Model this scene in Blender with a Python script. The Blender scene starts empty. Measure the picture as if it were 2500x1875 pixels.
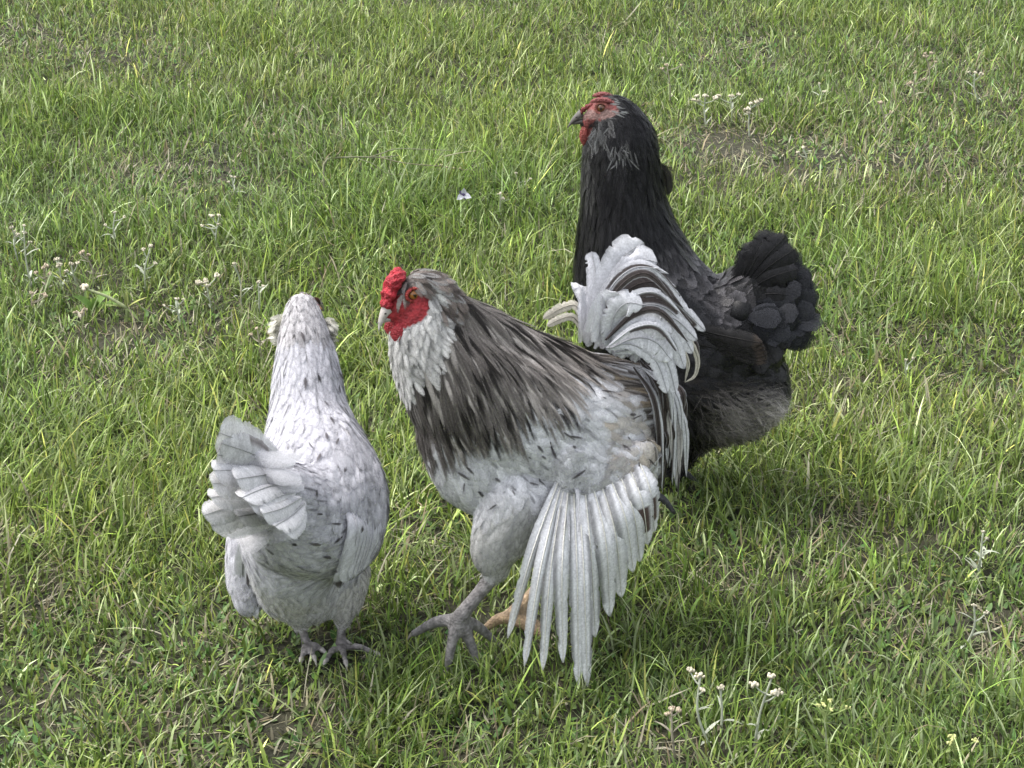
import bpy, bmesh, math, random
import numpy as np
from mathutils import Vector
from mathutils.bvhtree import BVHTree

rng = np.random.default_rng(7)
random.seed(7)
scene = bpy.context.scene
COL = scene.collection
PI = math.pi

# ------------------------------------------------------------------ camera
CAM_H, PITCH, FPX = 1.38, math.radians(24.0), 5400.0
cam_d = bpy.data.cameras.new('camera')
cam_d.sensor_width = 36.0
cam_d.lens = 36.0 * FPX / 2500.0
cam_d.clip_start = 0.05
cam_d.clip_end = 2000
cam = bpy.data.objects.new('camera', cam_d)
COL.objects.link(cam)
cam.location = (0, 0, CAM_H)
cam.rotation_euler = (PI / 2 - PITCH, 0, 0)
scene.camera = cam

# ------------------------------------------------------------------ sky, sun, exposure
SUN_EL, SUN_AZ = math.radians(60), math.radians(-75)      # azimuth from +Y towards +X
world = bpy.data.worlds.new('World')
scene.world = world
world.use_nodes = True
wn = world.node_tree
sky = wn.nodes.new('ShaderNodeTexSky')
sky.sky_type = 'NISHITA'
sky.sun_disc = False
sky.sun_elevation = SUN_EL
sky.sun_rotation = SUN_AZ
sky.air_density = 1.0
sky.dust_density = 4.0
bg = wn.nodes['Background']
bg.inputs['Strength'].default_value = 0.15
hs = wn.nodes.new('ShaderNodeHueSaturation')          # thin bright overcast: the blue is mostly veiled
hs.inputs['Saturation'].default_value = 0.30
wn.links.new(sky.outputs['Color'], hs.inputs['Color'])
wn.links.new(hs.outputs['Color'], bg.inputs['Color'])
sun_d = bpy.data.lights.new('sun', 'SUN')
sun_d.energy = 0.8
sun_d.angle = math.radians(34)
sun_d.color = (1.0, 0.95, 0.87)
sun = bpy.data.objects.new('sun', sun_d)
COL.objects.link(sun)
sdir = Vector((math.sin(SUN_AZ) * math.cos(SUN_EL), math.cos(SUN_AZ) * math.cos(SUN_EL), math.sin(SUN_EL)))
sun.rotation_euler = sdir.to_track_quat('Z', 'Y').to_euler()
sun.location = (0, 0, 6)
vs = scene.view_settings
vs.view_transform = 'Standard'
vs.look = 'None'
vs.exposure = 1.46
vs.gamma = 1.0
vs.use_curve_mapping = False

# ------------------------------------------------------------------ picture <-> place helpers
FW = np.array([0, math.cos(PITCH), -math.sin(PITCH)])
UPV = np.array([0, math.sin(PITCH), math.cos(PITCH)])
RT = np.array([1.0, 0, 0])
CP = np.array([0, 0, CAM_H])


def ray(u, v):
    return FW + RT * (u - 1250) / FPX + UPV * (937.5 - v) / FPX


def plane_pt(u, v, p0, n):
    d = ray(u, v)
    return CP + d * (np.dot(np.asarray(p0) - CP, n) / np.dot(d, n))


def ground(u, v, z=0.0):
    return plane_pt(u, v, np.array([0, 0, z]), np.array([0, 0, 1.0]))


def depth(p):
    return float(np.dot(np.asarray(p) - CP, FW))


def pix(p):
    q = np.asarray(p) - CP
    t = q @ FW
    return 1250 + FPX * (q @ RT) / t, 937.5 - FPX * (q @ UPV) / t


def nrm(v):
    v = np.asarray(v, float)
    n = np.linalg.norm(v, axis=-1, keepdims=True)
    return v / np.maximum(n, 1e-9)


def vnoise(p, scale, seed=0):
    """smooth value noise, p (N,2 or 3), -> 0..1"""
    p = np.asarray(p, float) * scale
    if p.shape[1] == 2:
        p = np.c_[p, np.zeros(len(p))]
    i = np.floor(p).astype(np.int64)
    f = p - i
    f = f * f * (3 - 2 * f)
    def h(a, b, c):
        n = (a * 374761393 + b * 668265263 + c * 2147483647 + seed * 974634777) & 0xffffffff
        n = ((n ^ (n >> 13)) * 1274126177) & 0xffffffff
        return ((n ^ (n >> 16)) & 0xffff) / 65535.0
    r = 0
    for dx in (0, 1):
        for dy in (0, 1):
            for dz in (0, 1):
                w = (f[:, 0] if dx else 1 - f[:, 0]) * (f[:, 1] if dy else 1 - f[:, 1]) * (f[:, 2] if dz else 1 - f[:, 2])
                r = r + w * h(i[:, 0] + dx, i[:, 1] + dy, i[:, 2] + dz)
    return r


# ------------------------------------------------------------------ mesh helpers
def make_mesh(name, verts, polys, cols=None, smooth=True):
    """polys: int array (N,3) or (N,4), or list of such arrays"""
    if not isinstance(polys, list):
        polys = [polys]
    polys = [np.asarray(q, np.int32) for q in polys if len(q)]
    me = bpy.data.meshes.new(name)
    verts = np.asarray(verts, np.float32)
    me.vertices.add(len(verts))
    me.vertices.foreach_set('co', verts.ravel())
    nl = sum(q.size for q in polys)
    npoly = sum(len(q) for q in polys)
    me.loops.add(nl)
    me.polygons.add(npoly)
    me.loops.foreach_set('vertex_index', np.concatenate([q.ravel() for q in polys]))
    tot = np.concatenate([np.full(len(q), q.shape[1], np.int32) for q in polys])
    st = np.concatenate([[0], np.cumsum(tot)[:-1]]).astype(np.int32)
    me.polygons.foreach_set('loop_start', st)
    me.polygons.foreach_set('loop_total', tot)
    if smooth:
        me.polygons.foreach_set('use_smooth', np.ones(npoly, bool))
    me.update(calc_edges=True)
    if cols is not None:
        cols = np.asarray(cols, np.float32)
        if cols.shape[1] == 3:
            cols = np.c_[cols, np.ones(len(cols), np.float32)]
        a = me.color_attributes.new('Col', 'FLOAT_COLOR', 'POINT')
        a.data.foreach_set('color', cols.ravel())
    return me


def link(name, me, mat=None, parent=None, kind=None, label=None, cat=None, group=None):
    o = bpy.data.objects.new(name, me)
    COL.objects.link(o)
    if mat is not None:
        me.materials.append(mat)
    if parent is not None:
        o.parent = parent
    for k, val in (('kind', kind), ('label', label), ('category', cat), ('group', group)):
        if val:
            o[k] = val
    return o


def empty(name, loc, label, cat, group=None):
    o = bpy.data.objects.new(name, None)
    o.empty_display_size = 0.05
    COL.objects.link(o)
    o.location = loc
    o['label'] = label
    o['category'] = cat
    if group:
        o['group'] = group
    return o


def spline(pts, n):
    """Catmull-Rom through points -> n samples"""
    P = np.asarray(pts, float)
    if len(P) == 2:
        t = np.linspace(0, 1, n)[:, None]
        return P[0] * (1 - t) + P[1] * t
    Q = np.vstack([2 * P[0] - P[1], P, 2 * P[-1] - P[-2]])
    d = np.r_[0, np.cumsum(np.linalg.norm(np.diff(P[:, :3], axis=0), axis=1))]
    out = []
    for x in np.linspace(0, d[-1], n):
        k = min(np.searchsorted(d, x, 'right') - 1, len(P) - 2)
        t = (x - d[k]) / max(d[k + 1] - d[k], 1e-9)
        a, b, c, e = Q[k], Q[k + 1], Q[k + 2], Q[k + 3]
        out.append(0.5 * (2 * b + (c - a) * t + (2 * a - 5 * b + 4 * c - e) * t * t + (3 * b - a - 3 * c + e) * t ** 3))
    return np.array(out)


def tube(pts, radii, sides=6, cap=True):
    P = np.asarray(pts, float)
    n = len(P)
    radii = np.broadcast_to(np.asarray(radii, float), (n,))
    T = nrm(np.gradient(P, axis=0))
    ref = np.array([0.31, 0.17, 0.93]) if abs(T[0][2]) < 0.9 else np.array([0.9, 0.3, 0.1])
    V = []
    for i in range(n):
        a = nrm(np.cross(T[i], ref))
        b = np.cross(T[i], a)
        for k in range(sides):
            w = 2 * PI * k / sides
            V.append(P[i] + radii[i] * (a * math.cos(w) + b * math.sin(w)))
    q = []
    for i in range(n - 1):
        for k in range(sides):
            k2 = (k + 1) % sides
            q.append((i * sides + k, i * sides + k2, (i + 1) * sides + k2, (i + 1) * sides + k))
    t = []
    if cap:
        V.append(P[0]); V.append(P[-1])
        for k in range(sides):
            k2 = (k + 1) % sides
            t.append((len(V) - 2, k2, k))
            t.append((len(V) - 1, (n - 1) * sides + k, (n - 1) * sides + k2))
    return np.array(V), np.array(q, int), np.array(t, int).reshape(-1, 3)


class Buf:
    """collects pieces of one mesh"""
    def __init__(self):
        self.v, self.q, self.t, self.c, self.n = [], [], [], [], 0

    def add(self, V, q=None, t=None, c=(0.5, 0.5, 0.5)):
        V = np.asarray(V, float)
        if q is not None and len(q):
            self.q.append(np.asarray(q) + self.n)
        if t is not None and len(t):
            self.t.append(np.asarray(t) + self.n)
        c = np.asarray(c, float)
        if c.ndim == 1:
            c = np.tile(c, (len(V), 1))
        if c.shape[1] == 3:
            c = np.c_[c, np.ones(len(c))]
        self.c.append(c)
        self.v.append(V)
        self.n += len(V)

    def mesh(self, name, off=None):
        V = np.vstack(self.v)
        if off is not None:
            V = V - np.asarray(off)
        ps = []
        if self.q: ps.append(np.vstack(self.q))
        if self.t: ps.append(np.vstack(self.t))
        return make_mesh(name, V, ps, np.vstack(self.c))


def ico(sub=1):
    bm = bmesh.new()
    bmesh.ops.create_icosphere(bm, subdivisions=sub, radius=1.0)
    V = np.array([v.co[:] for v in bm.verts])
    F = np.array([[v.index for v in f.verts] for f in bm.faces])
    bm.free()
    return V, F


ICO1, ICO2, ICO3 = ico(1), ico(2), ico(3)


# ------------------------------------------------------------------ materials
def col_mat(name, rough=0.75, spec=0.25, noise=0.25, nscale=260, bump=0.0, bscale=300, transl=0.0, sheen=0.0, frayed=False):
    m = bpy.data.materials.new(name)
    m.use_nodes = True
    nt = m.node_tree
    N, L = nt.nodes, nt.links
    b = N['Principled BSDF']
    b.inputs['Roughness'].default_value = rough
    b.inputs['Specular IOR Level'].default_value = spec
    if sheen:
        b.inputs['Sheen Weight'].default_value = sheen
        b.inputs['Sheen Roughness'].default_value = 0.6
    at = N.new('ShaderNodeAttribute'); at.attribute_name = 'Col'
    tc = N.new('ShaderNodeTexCoord')
    nz = N.new('ShaderNodeTexNoise'); nz.inputs['Scale'].default_value = nscale; nz.inputs['Detail'].default_value = 3
    L.new(tc.outputs['Object'], nz.inputs['Vector'])
    mr = N.new('ShaderNodeMapRange')
    mr.inputs['From Min'].default_value = 0.3; mr.inputs['From Max'].default_value = 0.7
    mr.inputs['To Min'].default_value = 1 - noise; mr.inputs['To Max'].default_value = 1 + noise
    L.new(nz.outputs['Fac'], mr.inputs['Value'])
    mx = N.new('ShaderNodeVectorMath'); mx.operation = 'SCALE'
    L.new(at.outputs['Color'], mx.inputs[0]); L.new(mr.outputs['Result'], mx.inputs['Scale'])
    L.new(mx.outputs['Vector'], b.inputs['Base Color'])
    if bump:
        n2 = N.new('ShaderNodeTexVoronoi'); n2.inputs['Scale'].default_value = bscale
        L.new(tc.outputs['Object'], n2.inputs['Vector'])
        bp = N.new('ShaderNodeBump'); bp.inputs['Strength'].default_value = bump; bp.inputs['Distance'].default_value = 0.002
        L.new(n2.outputs['Distance'], bp.inputs['Height']); L.new(bp.outputs['Normal'], b.inputs['Normal'])
    if transl:
        tr = N.new('ShaderNodeBsdfTranslucent')
        L.new(mx.outputs['Vector'], tr.inputs['Color'])
        ms = N.new('ShaderNodeMixShader'); ms.inputs['Fac'].default_value = transl
        L.new(b.outputs['BSDF'], ms.inputs[1]); L.new(tr.outputs['BSDF'], ms.inputs[2])
        L.new(ms.outputs['Shader'], N['Material Output'].inputs['Surface'])
    if frayed:
        # the loose barbs at a feather's rim: coverage stored with the colour, broken up by fine noise
        last = N['Material Output'].inputs['Surface'].links[0].from_socket
        n3 = N.new('ShaderNodeTexNoise'); n3.inputs['Scale'].default_value = 900; n3.inputs['Detail'].default_value = 1
        L.new(tc.outputs['Object'], n3.inputs['Vector'])
        ad = N.new('ShaderNodeMath'); ad.operation = 'MULTIPLY_ADD'
        L.new(n3.outputs['Fac'], ad.inputs[0]); ad.inputs[1].default_value = 0.8
        ad.inputs[2].default_value = -0.4
        sm = N.new('ShaderNodeMath'); sm.operation = 'ADD'; sm.use_clamp = True
        L.new(at.outputs['Alpha'], sm.inputs[0]); L.new(ad.outputs['Value'], sm.inputs[1])
        tp = N.new('ShaderNodeBsdfTransparent')
        m2 = N.new('ShaderNodeMixShader')
        L.new(sm.outputs['Value'], m2.inputs['Fac'])
        L.new(tp.outputs['BSDF'], m2.inputs[1]); L.new(last, m2.inputs[2])
        L.new(m2.outputs['Shader'], N['Material Output'].inputs['Surface'])
    return m


M_FEATHER = col_mat('feather', rough=0.7, spec=0.2, noise=0.16, nscale=420, transl=0.12, frayed=True)
M_BLACKF = col_mat('black_feather', rough=0.42, spec=0.2, noise=0.25, nscale=420, frayed=True)
M_SKIN = col_mat('skin', rough=0.6, spec=0.3, noise=0.4, nscale=200, bump=0.5, bscale=330)
M_COMB = col_mat('comb_skin', rough=0.5, spec=0.35, noise=0.28, nscale=300, bump=0.8, bscale=520)
M_HORN = col_mat('horn', rough=0.4, spec=0.4, noise=0.2, nscale=200)
M_EYE = col_mat('eye_wet', rough=0.08, spec=0.6, noise=0.05, nscale=300)
M_GRASS = col_mat('grass_blade', rough=0.55, spec=0.3, noise=0.18, nscale=60, transl=0.3)
M_PLANT = col_mat('weed_green', rough=0.75, spec=0.2, noise=0.2, nscale=150, transl=0.15)
M_BLOOM = col_mat('weed_bloom', rough=0.85, spec=0.1, noise=0.25, nscale=500)
M_TWIG = col_mat('dry_stalk', rough=0.8, spec=0.2, noise=0.3, nscale=150)

# ================================================================== SETTING: ground and grass
def soil_material():
    m = bpy.data.materials.new('soil')
    m.use_nodes = True
    N, L = m.node_tree.nodes, m.node_tree.links
    b = N['Principled BSDF']
    b.inputs['Roughness'].default_value = 0.95
    tc = N.new('ShaderNodeTexCoord')
    nz = N.new('ShaderNodeTexNoise'); nz.inputs['Scale'].default_value = 9; nz.inputs['Detail'].default_value = 8
    L.new(tc.outputs['Object'], nz.inputs['Vector'])
    r = N.new('ShaderNodeValToRGB')
    r.color_ramp.elements[0].position = 0.32; r.color_ramp.elements[0].color = (0.016, 0.017, 0.008, 1)
    r.color_ramp.elements[1].position = 0.7; r.color_ramp.elements[1].color = (0.052, 0.048, 0.027, 1)
    L.new(nz.outputs['Fac'], r.inputs['Fac'])
    ln = N.new('ShaderNodeVectorMath'); ln.operation = 'DISTANCE'
    ln.inputs[1].default_value = (0, 5, 0)
    L.new(tc.outputs['Object'], ln.inputs[0])
    mr = N.new('ShaderNodeMapRange'); mr.inputs['From Min'].default_value = 6.0; mr.inputs['From Max'].default_value = 9.0
    L.new(ln.outputs['Value'], mr.inputs['Value'])
    n4 = N.new('ShaderNodeTexNoise'); n4.inputs['Scale'].default_value = 30; n4.inputs['Detail'].default_value = 9
    L.new(tc.outputs['Object'], n4.inputs['Vector'])
    r4 = N.new('ShaderNodeValToRGB')
    r4.color_ramp.elements[0].position = 0.35; r4.color_ramp.elements[0].color = (0.045, 0.07, 0.02, 1)
    r4.color_ramp.elements[1].position = 0.65; r4.color_ramp.elements[1].color = (0.12, 0.15, 0.05, 1)
    L.new(n4.outputs['Fac'], r4.inputs['Fac'])
    mx = N.new('ShaderNodeMix'); mx.data_type = 'RGBA'
    L.new(mr.outputs['Result'], mx.inputs['Factor'])
    L.new(r.outputs['Color'], mx.inputs['A']); L.new(r4.outputs['Color'], mx.inputs['B'])
    L.new(mx.outputs['Result'], b.inputs['Base Color'])
    n2 = N.new('ShaderNodeTexNoise'); n2.inputs['Scale'].default_value = 120; n2.inputs['Detail'].default_value = 4
    L.new(tc.outputs['Object'], n2.inputs['Vector'])
    bp = N.new('ShaderNodeBump'); bp.inputs['Strength'].default_value = 0.8; bp.inputs['Distance'].default_value = 0.01
    L.new(n2.outputs['Fac'], bp.inputs['Height']); L.new(bp.outputs['Normal'], b.inputs['Normal'])
    return m


def terrain_z(x, y):
    p = np.c_[np.atleast_1d(x), np.atleast_1d(y)]
    return (vnoise(p, 1.7, 3) - 0.5) * 0.02 + (vnoise(p, 5.0, 4) - 0.5) * 0.010


def build_ground():
    xs = np.r_[-400, -100, -30, -10, np.linspace(-5, 5, 101), 10, 30, 100, 400]
    ys = np.r_[-400, -100, -30, -8, np.linspace(-2, 12, 141), 20, 40, 100, 400]
    X, Y = np.meshgrid(xs, ys)
    x, y = X.ravel(), Y.ravel()
    z = terrain_z(x, y)
    nx, ny = len(xs), len(ys)
    i = np.arange(nx * ny).reshape(ny, nx)
    q = np.stack([i[:-1, :-1], i[:-1, 1:], i[1:, 1:], i[1:, :-1]], -1).reshape(-1, 4)
    me = make_mesh('ground', np.c_[x, y, z], q)
    link('ground', me, soil_material(), kind='structure')


build_ground()

# bare / dry patches read off the photograph: (u, v, radius_m, strength)
DRY = [(1760, 370, .16, .9), (1990, 385, .16, .95), (2230, 400, .20, .75), (1950, 420, .12, .7), (2330, 240, .25, .45),
       (260, 150, .22, .45), (30, 110, .2, .5), (430, 420, .15, .5), (650, 1040, .05, .4), (1040, 1310, .06, .7), (1060, 1350, .06, .6),
       (2180, 1500, .06, .6), (2390, 1550, .08, .7), (700, 1790, .07, .8), (120, 1450, .08, .6), (60, 1320, .08, .4), (1830, 110, .2, .4),
       (330, 860, .12, .5), (500, 800, .12, .5), (2050, 1300, .08, .5), (450, 1830, .07, .5), (2000, 700, .10, .3), (1600, 1870, .06, .5),
       (1130, 1840, .06, .5), (760, 330, .15, .35), (2400, 950, .1, .3)]
DRYW = [(ground(u, v), r, s) for u, v, r, s in DRY]
LUSH = [(950, 560, .22, 1.0), (1080, 480, .18, 1.0), (820, 520, .15, .8), (1180, 300, .2, .6), (520, 560, .15, .5), (1000, 1750, .12, .5),
        (250, 560, .12, .4), (1550, 1420, .12, .6), (2000, 1200, .15, .5), (2250, 760, .15, .5), (700, 1600, .10, .4), (2050, 1420, .1, .6)]
LUSHW = [(ground(u, v), r, s) for u, v, r, s in LUSH]
FEET = []      # filled by hand: where blades are trodden down
for u, v in ((750, 1605), (835, 1605), (1115, 1560), (1330, 1570), (1260, 1530), (1560, 1240), (1650, 1230)):
    FEET.append(ground(u, v))


def blades(x, y, z, h, w, az, lean, curl, cols):
    """curved tapering blades; arrays of length n"""
    n = len(x)
    ts = np.array([0, .36, .70, 1.0])
    wd = np.array([.75, 1.0, .72, 0.0])
    dx, dy = np.cos(az), np.sin(az)
    sx, sy = -dy, dx
    V = np.zeros((n, 7, 3), np.float32)
    k = 0
    for j, t in enumerate(ts):
        ang = lean + curl * t                        # bend angle from vertical
        # integrate roughly
        a2 = lean + curl * t * 0.5
        cx = x + dx * h * t * np.sin(a2)
        cy = y + dy * h * t * np.sin(a2)
        cz = z + h * t * np.cos(a2)
        ww = w * wd[j] * 0.5
        if j < 3:
            V[:, k, 0] = cx - sx * ww; V[:, k, 1] = cy - sy * ww; V[:, k, 2] = cz
            V[:, k + 1, 0] = cx + sx * ww; V[:, k + 1, 1] = cy + sy * ww; V[:, k + 1, 2] = cz
            k += 2
        else:
            V[:, k, 0] = cx; V[:, k, 1] = cy; V[:, k, 2] = cz
    V[:, :, 2] = np.maximum(V[:, :, 2], z[:, None] + 0.0015)
    b = np.arange(n)[:, None] * 7
    q = np.concatenate([b + np.array([[0, 1, 3, 2]]), b + np.array([[2, 3, 5, 4]])], 0)
    t = b + np.array([[4, 5, 6]])
    C = np.repeat(cols[:, None, :], 7, 1)
    tipf = np.array([1, 1, 1, 1, 1.05, 1.05, 1.12])[None, :, None]
    C = C * tipf
    return V.reshape(-1, 3), q, t, C.reshape(-1, 3)


CELL = 0.5
def tile_cells():
    """half-metre squares of meadow outside the picture, filled with copies of one grass tile"""
    out = []
    for ix in range(-12, 12):
        for iy in range(-3, 24):
            x0, y0 = ix * CELL, iy * CELL
            xn = min(abs(x0), abs(x0 + CELL)) if x0 * (x0 + CELL) > 0 else 0.0
            clear = xn > 0.12 + 0.25 * (y0 + CELL) or y0 + CELL <= 1.75 or y0 >= 6.0
            if clear:
                out.append((ix, iy))
    return out


def grass_blades(x, y, name, label, thin=1.0):
    p = np.c_[x, y]
    n = len(x)
    inv = np.ones(n, bool); outer = np.zeros(n, bool)
    big = vnoise(p, 2.3, 11); mid = vnoise(p, 7.0, 12); fine = vnoise(p, 22.0, 13)
    dry = np.clip((vnoise(p, 4.0, 21) - 0.7) * 1.6, 0, .3)
    for c, r, s in DRYW:
        dry = np.maximum(dry, min(1.0, s * 1.15) * np.exp(-((x - c[0]) ** 2 + ((y - c[1]) * .8) ** 2) / (r * r)))
    lush = np.clip((vnoise(p, 3.1, 31) - 0.55) * 2, 0, 1)
    for c, r, s in LUSHW:
        lush = np.maximum(lush, s * np.exp(-((x - c[0]) ** 2 + (y - c[1]) ** 2) / (r * r)))
    keep = rng.random(n) < (1 - 0.72 * dry) * (0.75 + 0.4 * mid)
    x, y, p, big, mid, fine, dry, lush, inv, outer = [a[keep] for a in (x, y, p, big, mid, fine, dry, lush, inv, outer)]
    n = len(x)
    h = rng.gamma(5.0, 0.2, n) * 0.031 * (0.7 + 0.55 * mid + 0.75 * lush) * (1 - 0.35 * dry)
    h = np.clip(h, 0.012, 0.11)
    w = rng.uniform(0.0012, 0.0032, n) * (0.8 + 0.4 * fine)
    wide = rng.random(n) < 0.06
    w = np.where(wide, w * 1.6, w)
    w = np.where(inv, w, w * 2.2)
    w = np.where(outer, w * 2.2, w); h = np.where(outer, h * 1.5, h)
    az = vnoise(p, 5.0, 41) * 9.0 + rng.normal(0, 1.7, n)
    lean = np.abs(rng.normal(0.35, 0.28, n))
    curl = rng.normal(0.55, 0.5, n) + 0.35 * (h > .05)
    straw = rng.random(n) < (0.045 + 0.55 * dry)
    flat = straw & (rng.random(n) < 0.6)
    lean = np.where(flat, rng.uniform(1.0, 1.5, n), lean)
    curl = np.where(flat, rng.normal(0.1, 0.3, n), curl)
    for c in FEET:
        d = np.exp(-((x - c[0]) ** 2 + (y - c[1]) ** 2) / (0.055 ** 2))
        h = h * (1 - 0.62 * d)
    # colours
    pal = np.array([[.130, .190, .045], [.170, .232, .058], [.232, .285, .085], [.090, .145, .036], [.250, .300, .165], [.160, .195, .085], [.33, .33, .11], [.36, .40, .26]])
    pw = np.array([.24, .20, .14, .18, .11, .07, .03, .08])
    ci = rng.choice(len(pal), n, p=pw / pw.sum())
    c = pal[ci] * rng.lognormal(0, .42, (n, 1))
    warm = (big - 0.5)[:, None]
    c = c * (1 + warm * np.array([[.16, .05, -.05]])) * np.array([[.95, .98, .80]])
    c = c * (1 - lush[:, None] * np.array([[.06, .03, .16]]))
    sp = np.array([[.34, .31, .20], [.26, .235, .16], [.42, .40, .29], [.19, .165, .11], [.31, .245, .155]])
    sc = sp[rng.integers(0, len(sp), n)] * rng.uniform(.7, 1.2, (n, 1))
    c = np.where(straw[:, None], sc, c)
    V, q, t, C = blades(x, y, terrain_z(x, y), h, w, az, lean, curl, c)
    me = make_mesh(name, V, [q, t], C, smooth=True)
    return link(name, me, M_GRASS, kind='stuff', label=label, cat='grass')


def build_grass():
    n = 520000
    y = 1.5 + (6.0 - 1.5) * rng.random(n)
    halfw = 0.15 + 0.25 * y
    keep = rng.random(n) < np.clip(1.0 - (y - 2.4) * 0.13, .5, 1.0) * halfw / halfw.max()
    y, halfw = y[keep], halfw[keep]
    x = rng.uniform(-1, 1, len(y)) * halfw
    cells = tile_cells()
    covered = np.zeros((24, 27), bool)
    for ix, iy in cells: covered[ix + 12, iy + 3] = True
    # strip between the picture's edge and the first tiles
    m = 190000
    xm = rng.uniform(-2.5, 2.5, m); ym = rng.uniform(1.5, 6.2, m)
    ci = np.floor(xm / CELL).astype(int) + 12; cj = np.floor(ym / CELL).astype(int) + 3
    km = (np.abs(xm) > 0.15 + 0.25 * ym) & ~covered[np.clip(ci, 0, 23), np.clip(cj, 0, 26)]
    x = np.r_[x, xm[km]]; y = np.r_[y, ym[km]]
    ci = np.floor(x / CELL).astype(int) + 12; cj = np.floor(y / CELL).astype(int) + 3
    k = ~covered[np.clip(ci, 0, 23), np.clip(cj, 0, 26)]
    grass_blades(x[k], y[k], 'grass', 'short mixed green grass of the meadow with straw blades between')
    # one tile of the surrounding meadow, and its copies all round
    ix, iy = cells[0]
    tx, ty = (ix + .5) * CELL, (iy + .5) * CELL
    xt = tx + rng.uniform(-.28, .28, 2600); yt = ty + rng.uniform(-.28, .28, 2600)
    tile = grass_blades(xt, yt, 'grass', 'grass of the meadow outside the picture')
    me = tile.data
    co = np.zeros(len(me.vertices) * 3, np.float32); me.vertices.foreach_get('co', co)
    co = co.reshape(-1, 3) - np.array([tx, ty, 0], np.float32); me.vertices.foreach_set('co', co.ravel()); me.update()
    tile.location = (tx, ty, 0)
    rest = cells[1:]
    C = np.array([((a + .5) * CELL, (b + .5) * CELL, 0) for a, b in rest])
    pm = bpy.data.meshes.new('grass'); pm.from_pydata([tuple(c) for c in C], [], [])
    o = link('grass', pm, None, kind='stuff', label='grass of the wide meadow all round', cat='grass')
    ng = bpy.data.node_groups.new('spread_grass', 'GeometryNodeTree')
    ng.interface.new_socket('Geometry', in_out='INPUT', socket_type='NodeSocketGeometry')
    ng.interface.new_socket('Geometry', in_out='OUTPUT', socket_type='NodeSocketGeometry')
    gi = ng.nodes.new('NodeGroupInput'); go = ng.nodes.new('NodeGroupOutput')
    ip = ng.nodes.new('GeometryNodeInstanceOnPoints'); oi = ng.nodes.new('GeometryNodeObjectInfo')
    oi.inputs['Object'].default_value = tile; oi.transform_space = 'ORIGINAL'
    rv = ng.nodes.new('FunctionNodeRandomValue'); rv.data_type = 'INT'
    rv.inputs['Min'].default_value = 0; rv.inputs['Max'].default_value = 3
    mm = ng.nodes.new('ShaderNodeMath'); mm.operation = 'MULTIPLY'; mm.inputs[1].default_value = PI / 2
    cx = ng.nodes.new('ShaderNodeCombineXYZ')
    ng.links.new([k_ for k_ in rv.outputs if k_.type == 'INT'][0], mm.inputs[0]); ng.links.new(mm.outputs[0], cx.inputs['Z'])
    ng.links.new(gi.outputs[0], ip.inputs['Points']); ng.links.new(oi.outputs['Geometry'], ip.inputs['Instance'])
    ng.links.new(cx.outputs[0], ip.inputs['Rotation']); ng.links.new(ip.outputs[0], go.inputs[0])
    md = o.modifiers.new('spread', 'NODES'); md.node_group = ng
    # low rosette / clover leaves between the blades
    n = 60000
    y = 1.8 + 5.0 * rng.random(n); x = rng.uniform(-1, 1, n) * (0.3 + 0.27 * y)
    d = vnoise(np.c_[x, y], 4.5, 77) > 0.3
    x, y = x[d], y[d]; n = len(x)
    c = np.array([[.13, .20, .065]]) * rng.uniform(.6, 1.4, (n, 1)) * (1 + rng.normal(0, .1, (n, 3)))
    V, q, t, C = blades(x, y, terrain_z(x, y), rng.uniform(.008, .022, n), rng.uniform(.004, .008, n), rng.uniform(0, 6.28, n), rng.uniform(.4, 1.2, n), rng.uniform(0, .5, n), c)
    link('ground_cover', make_mesh('ground_cover', V, [q, t], C), M_GRASS, kind='stuff', label='small broad leaves of ground cover low between the grass', cat='ground cover')


build_grass()

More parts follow.
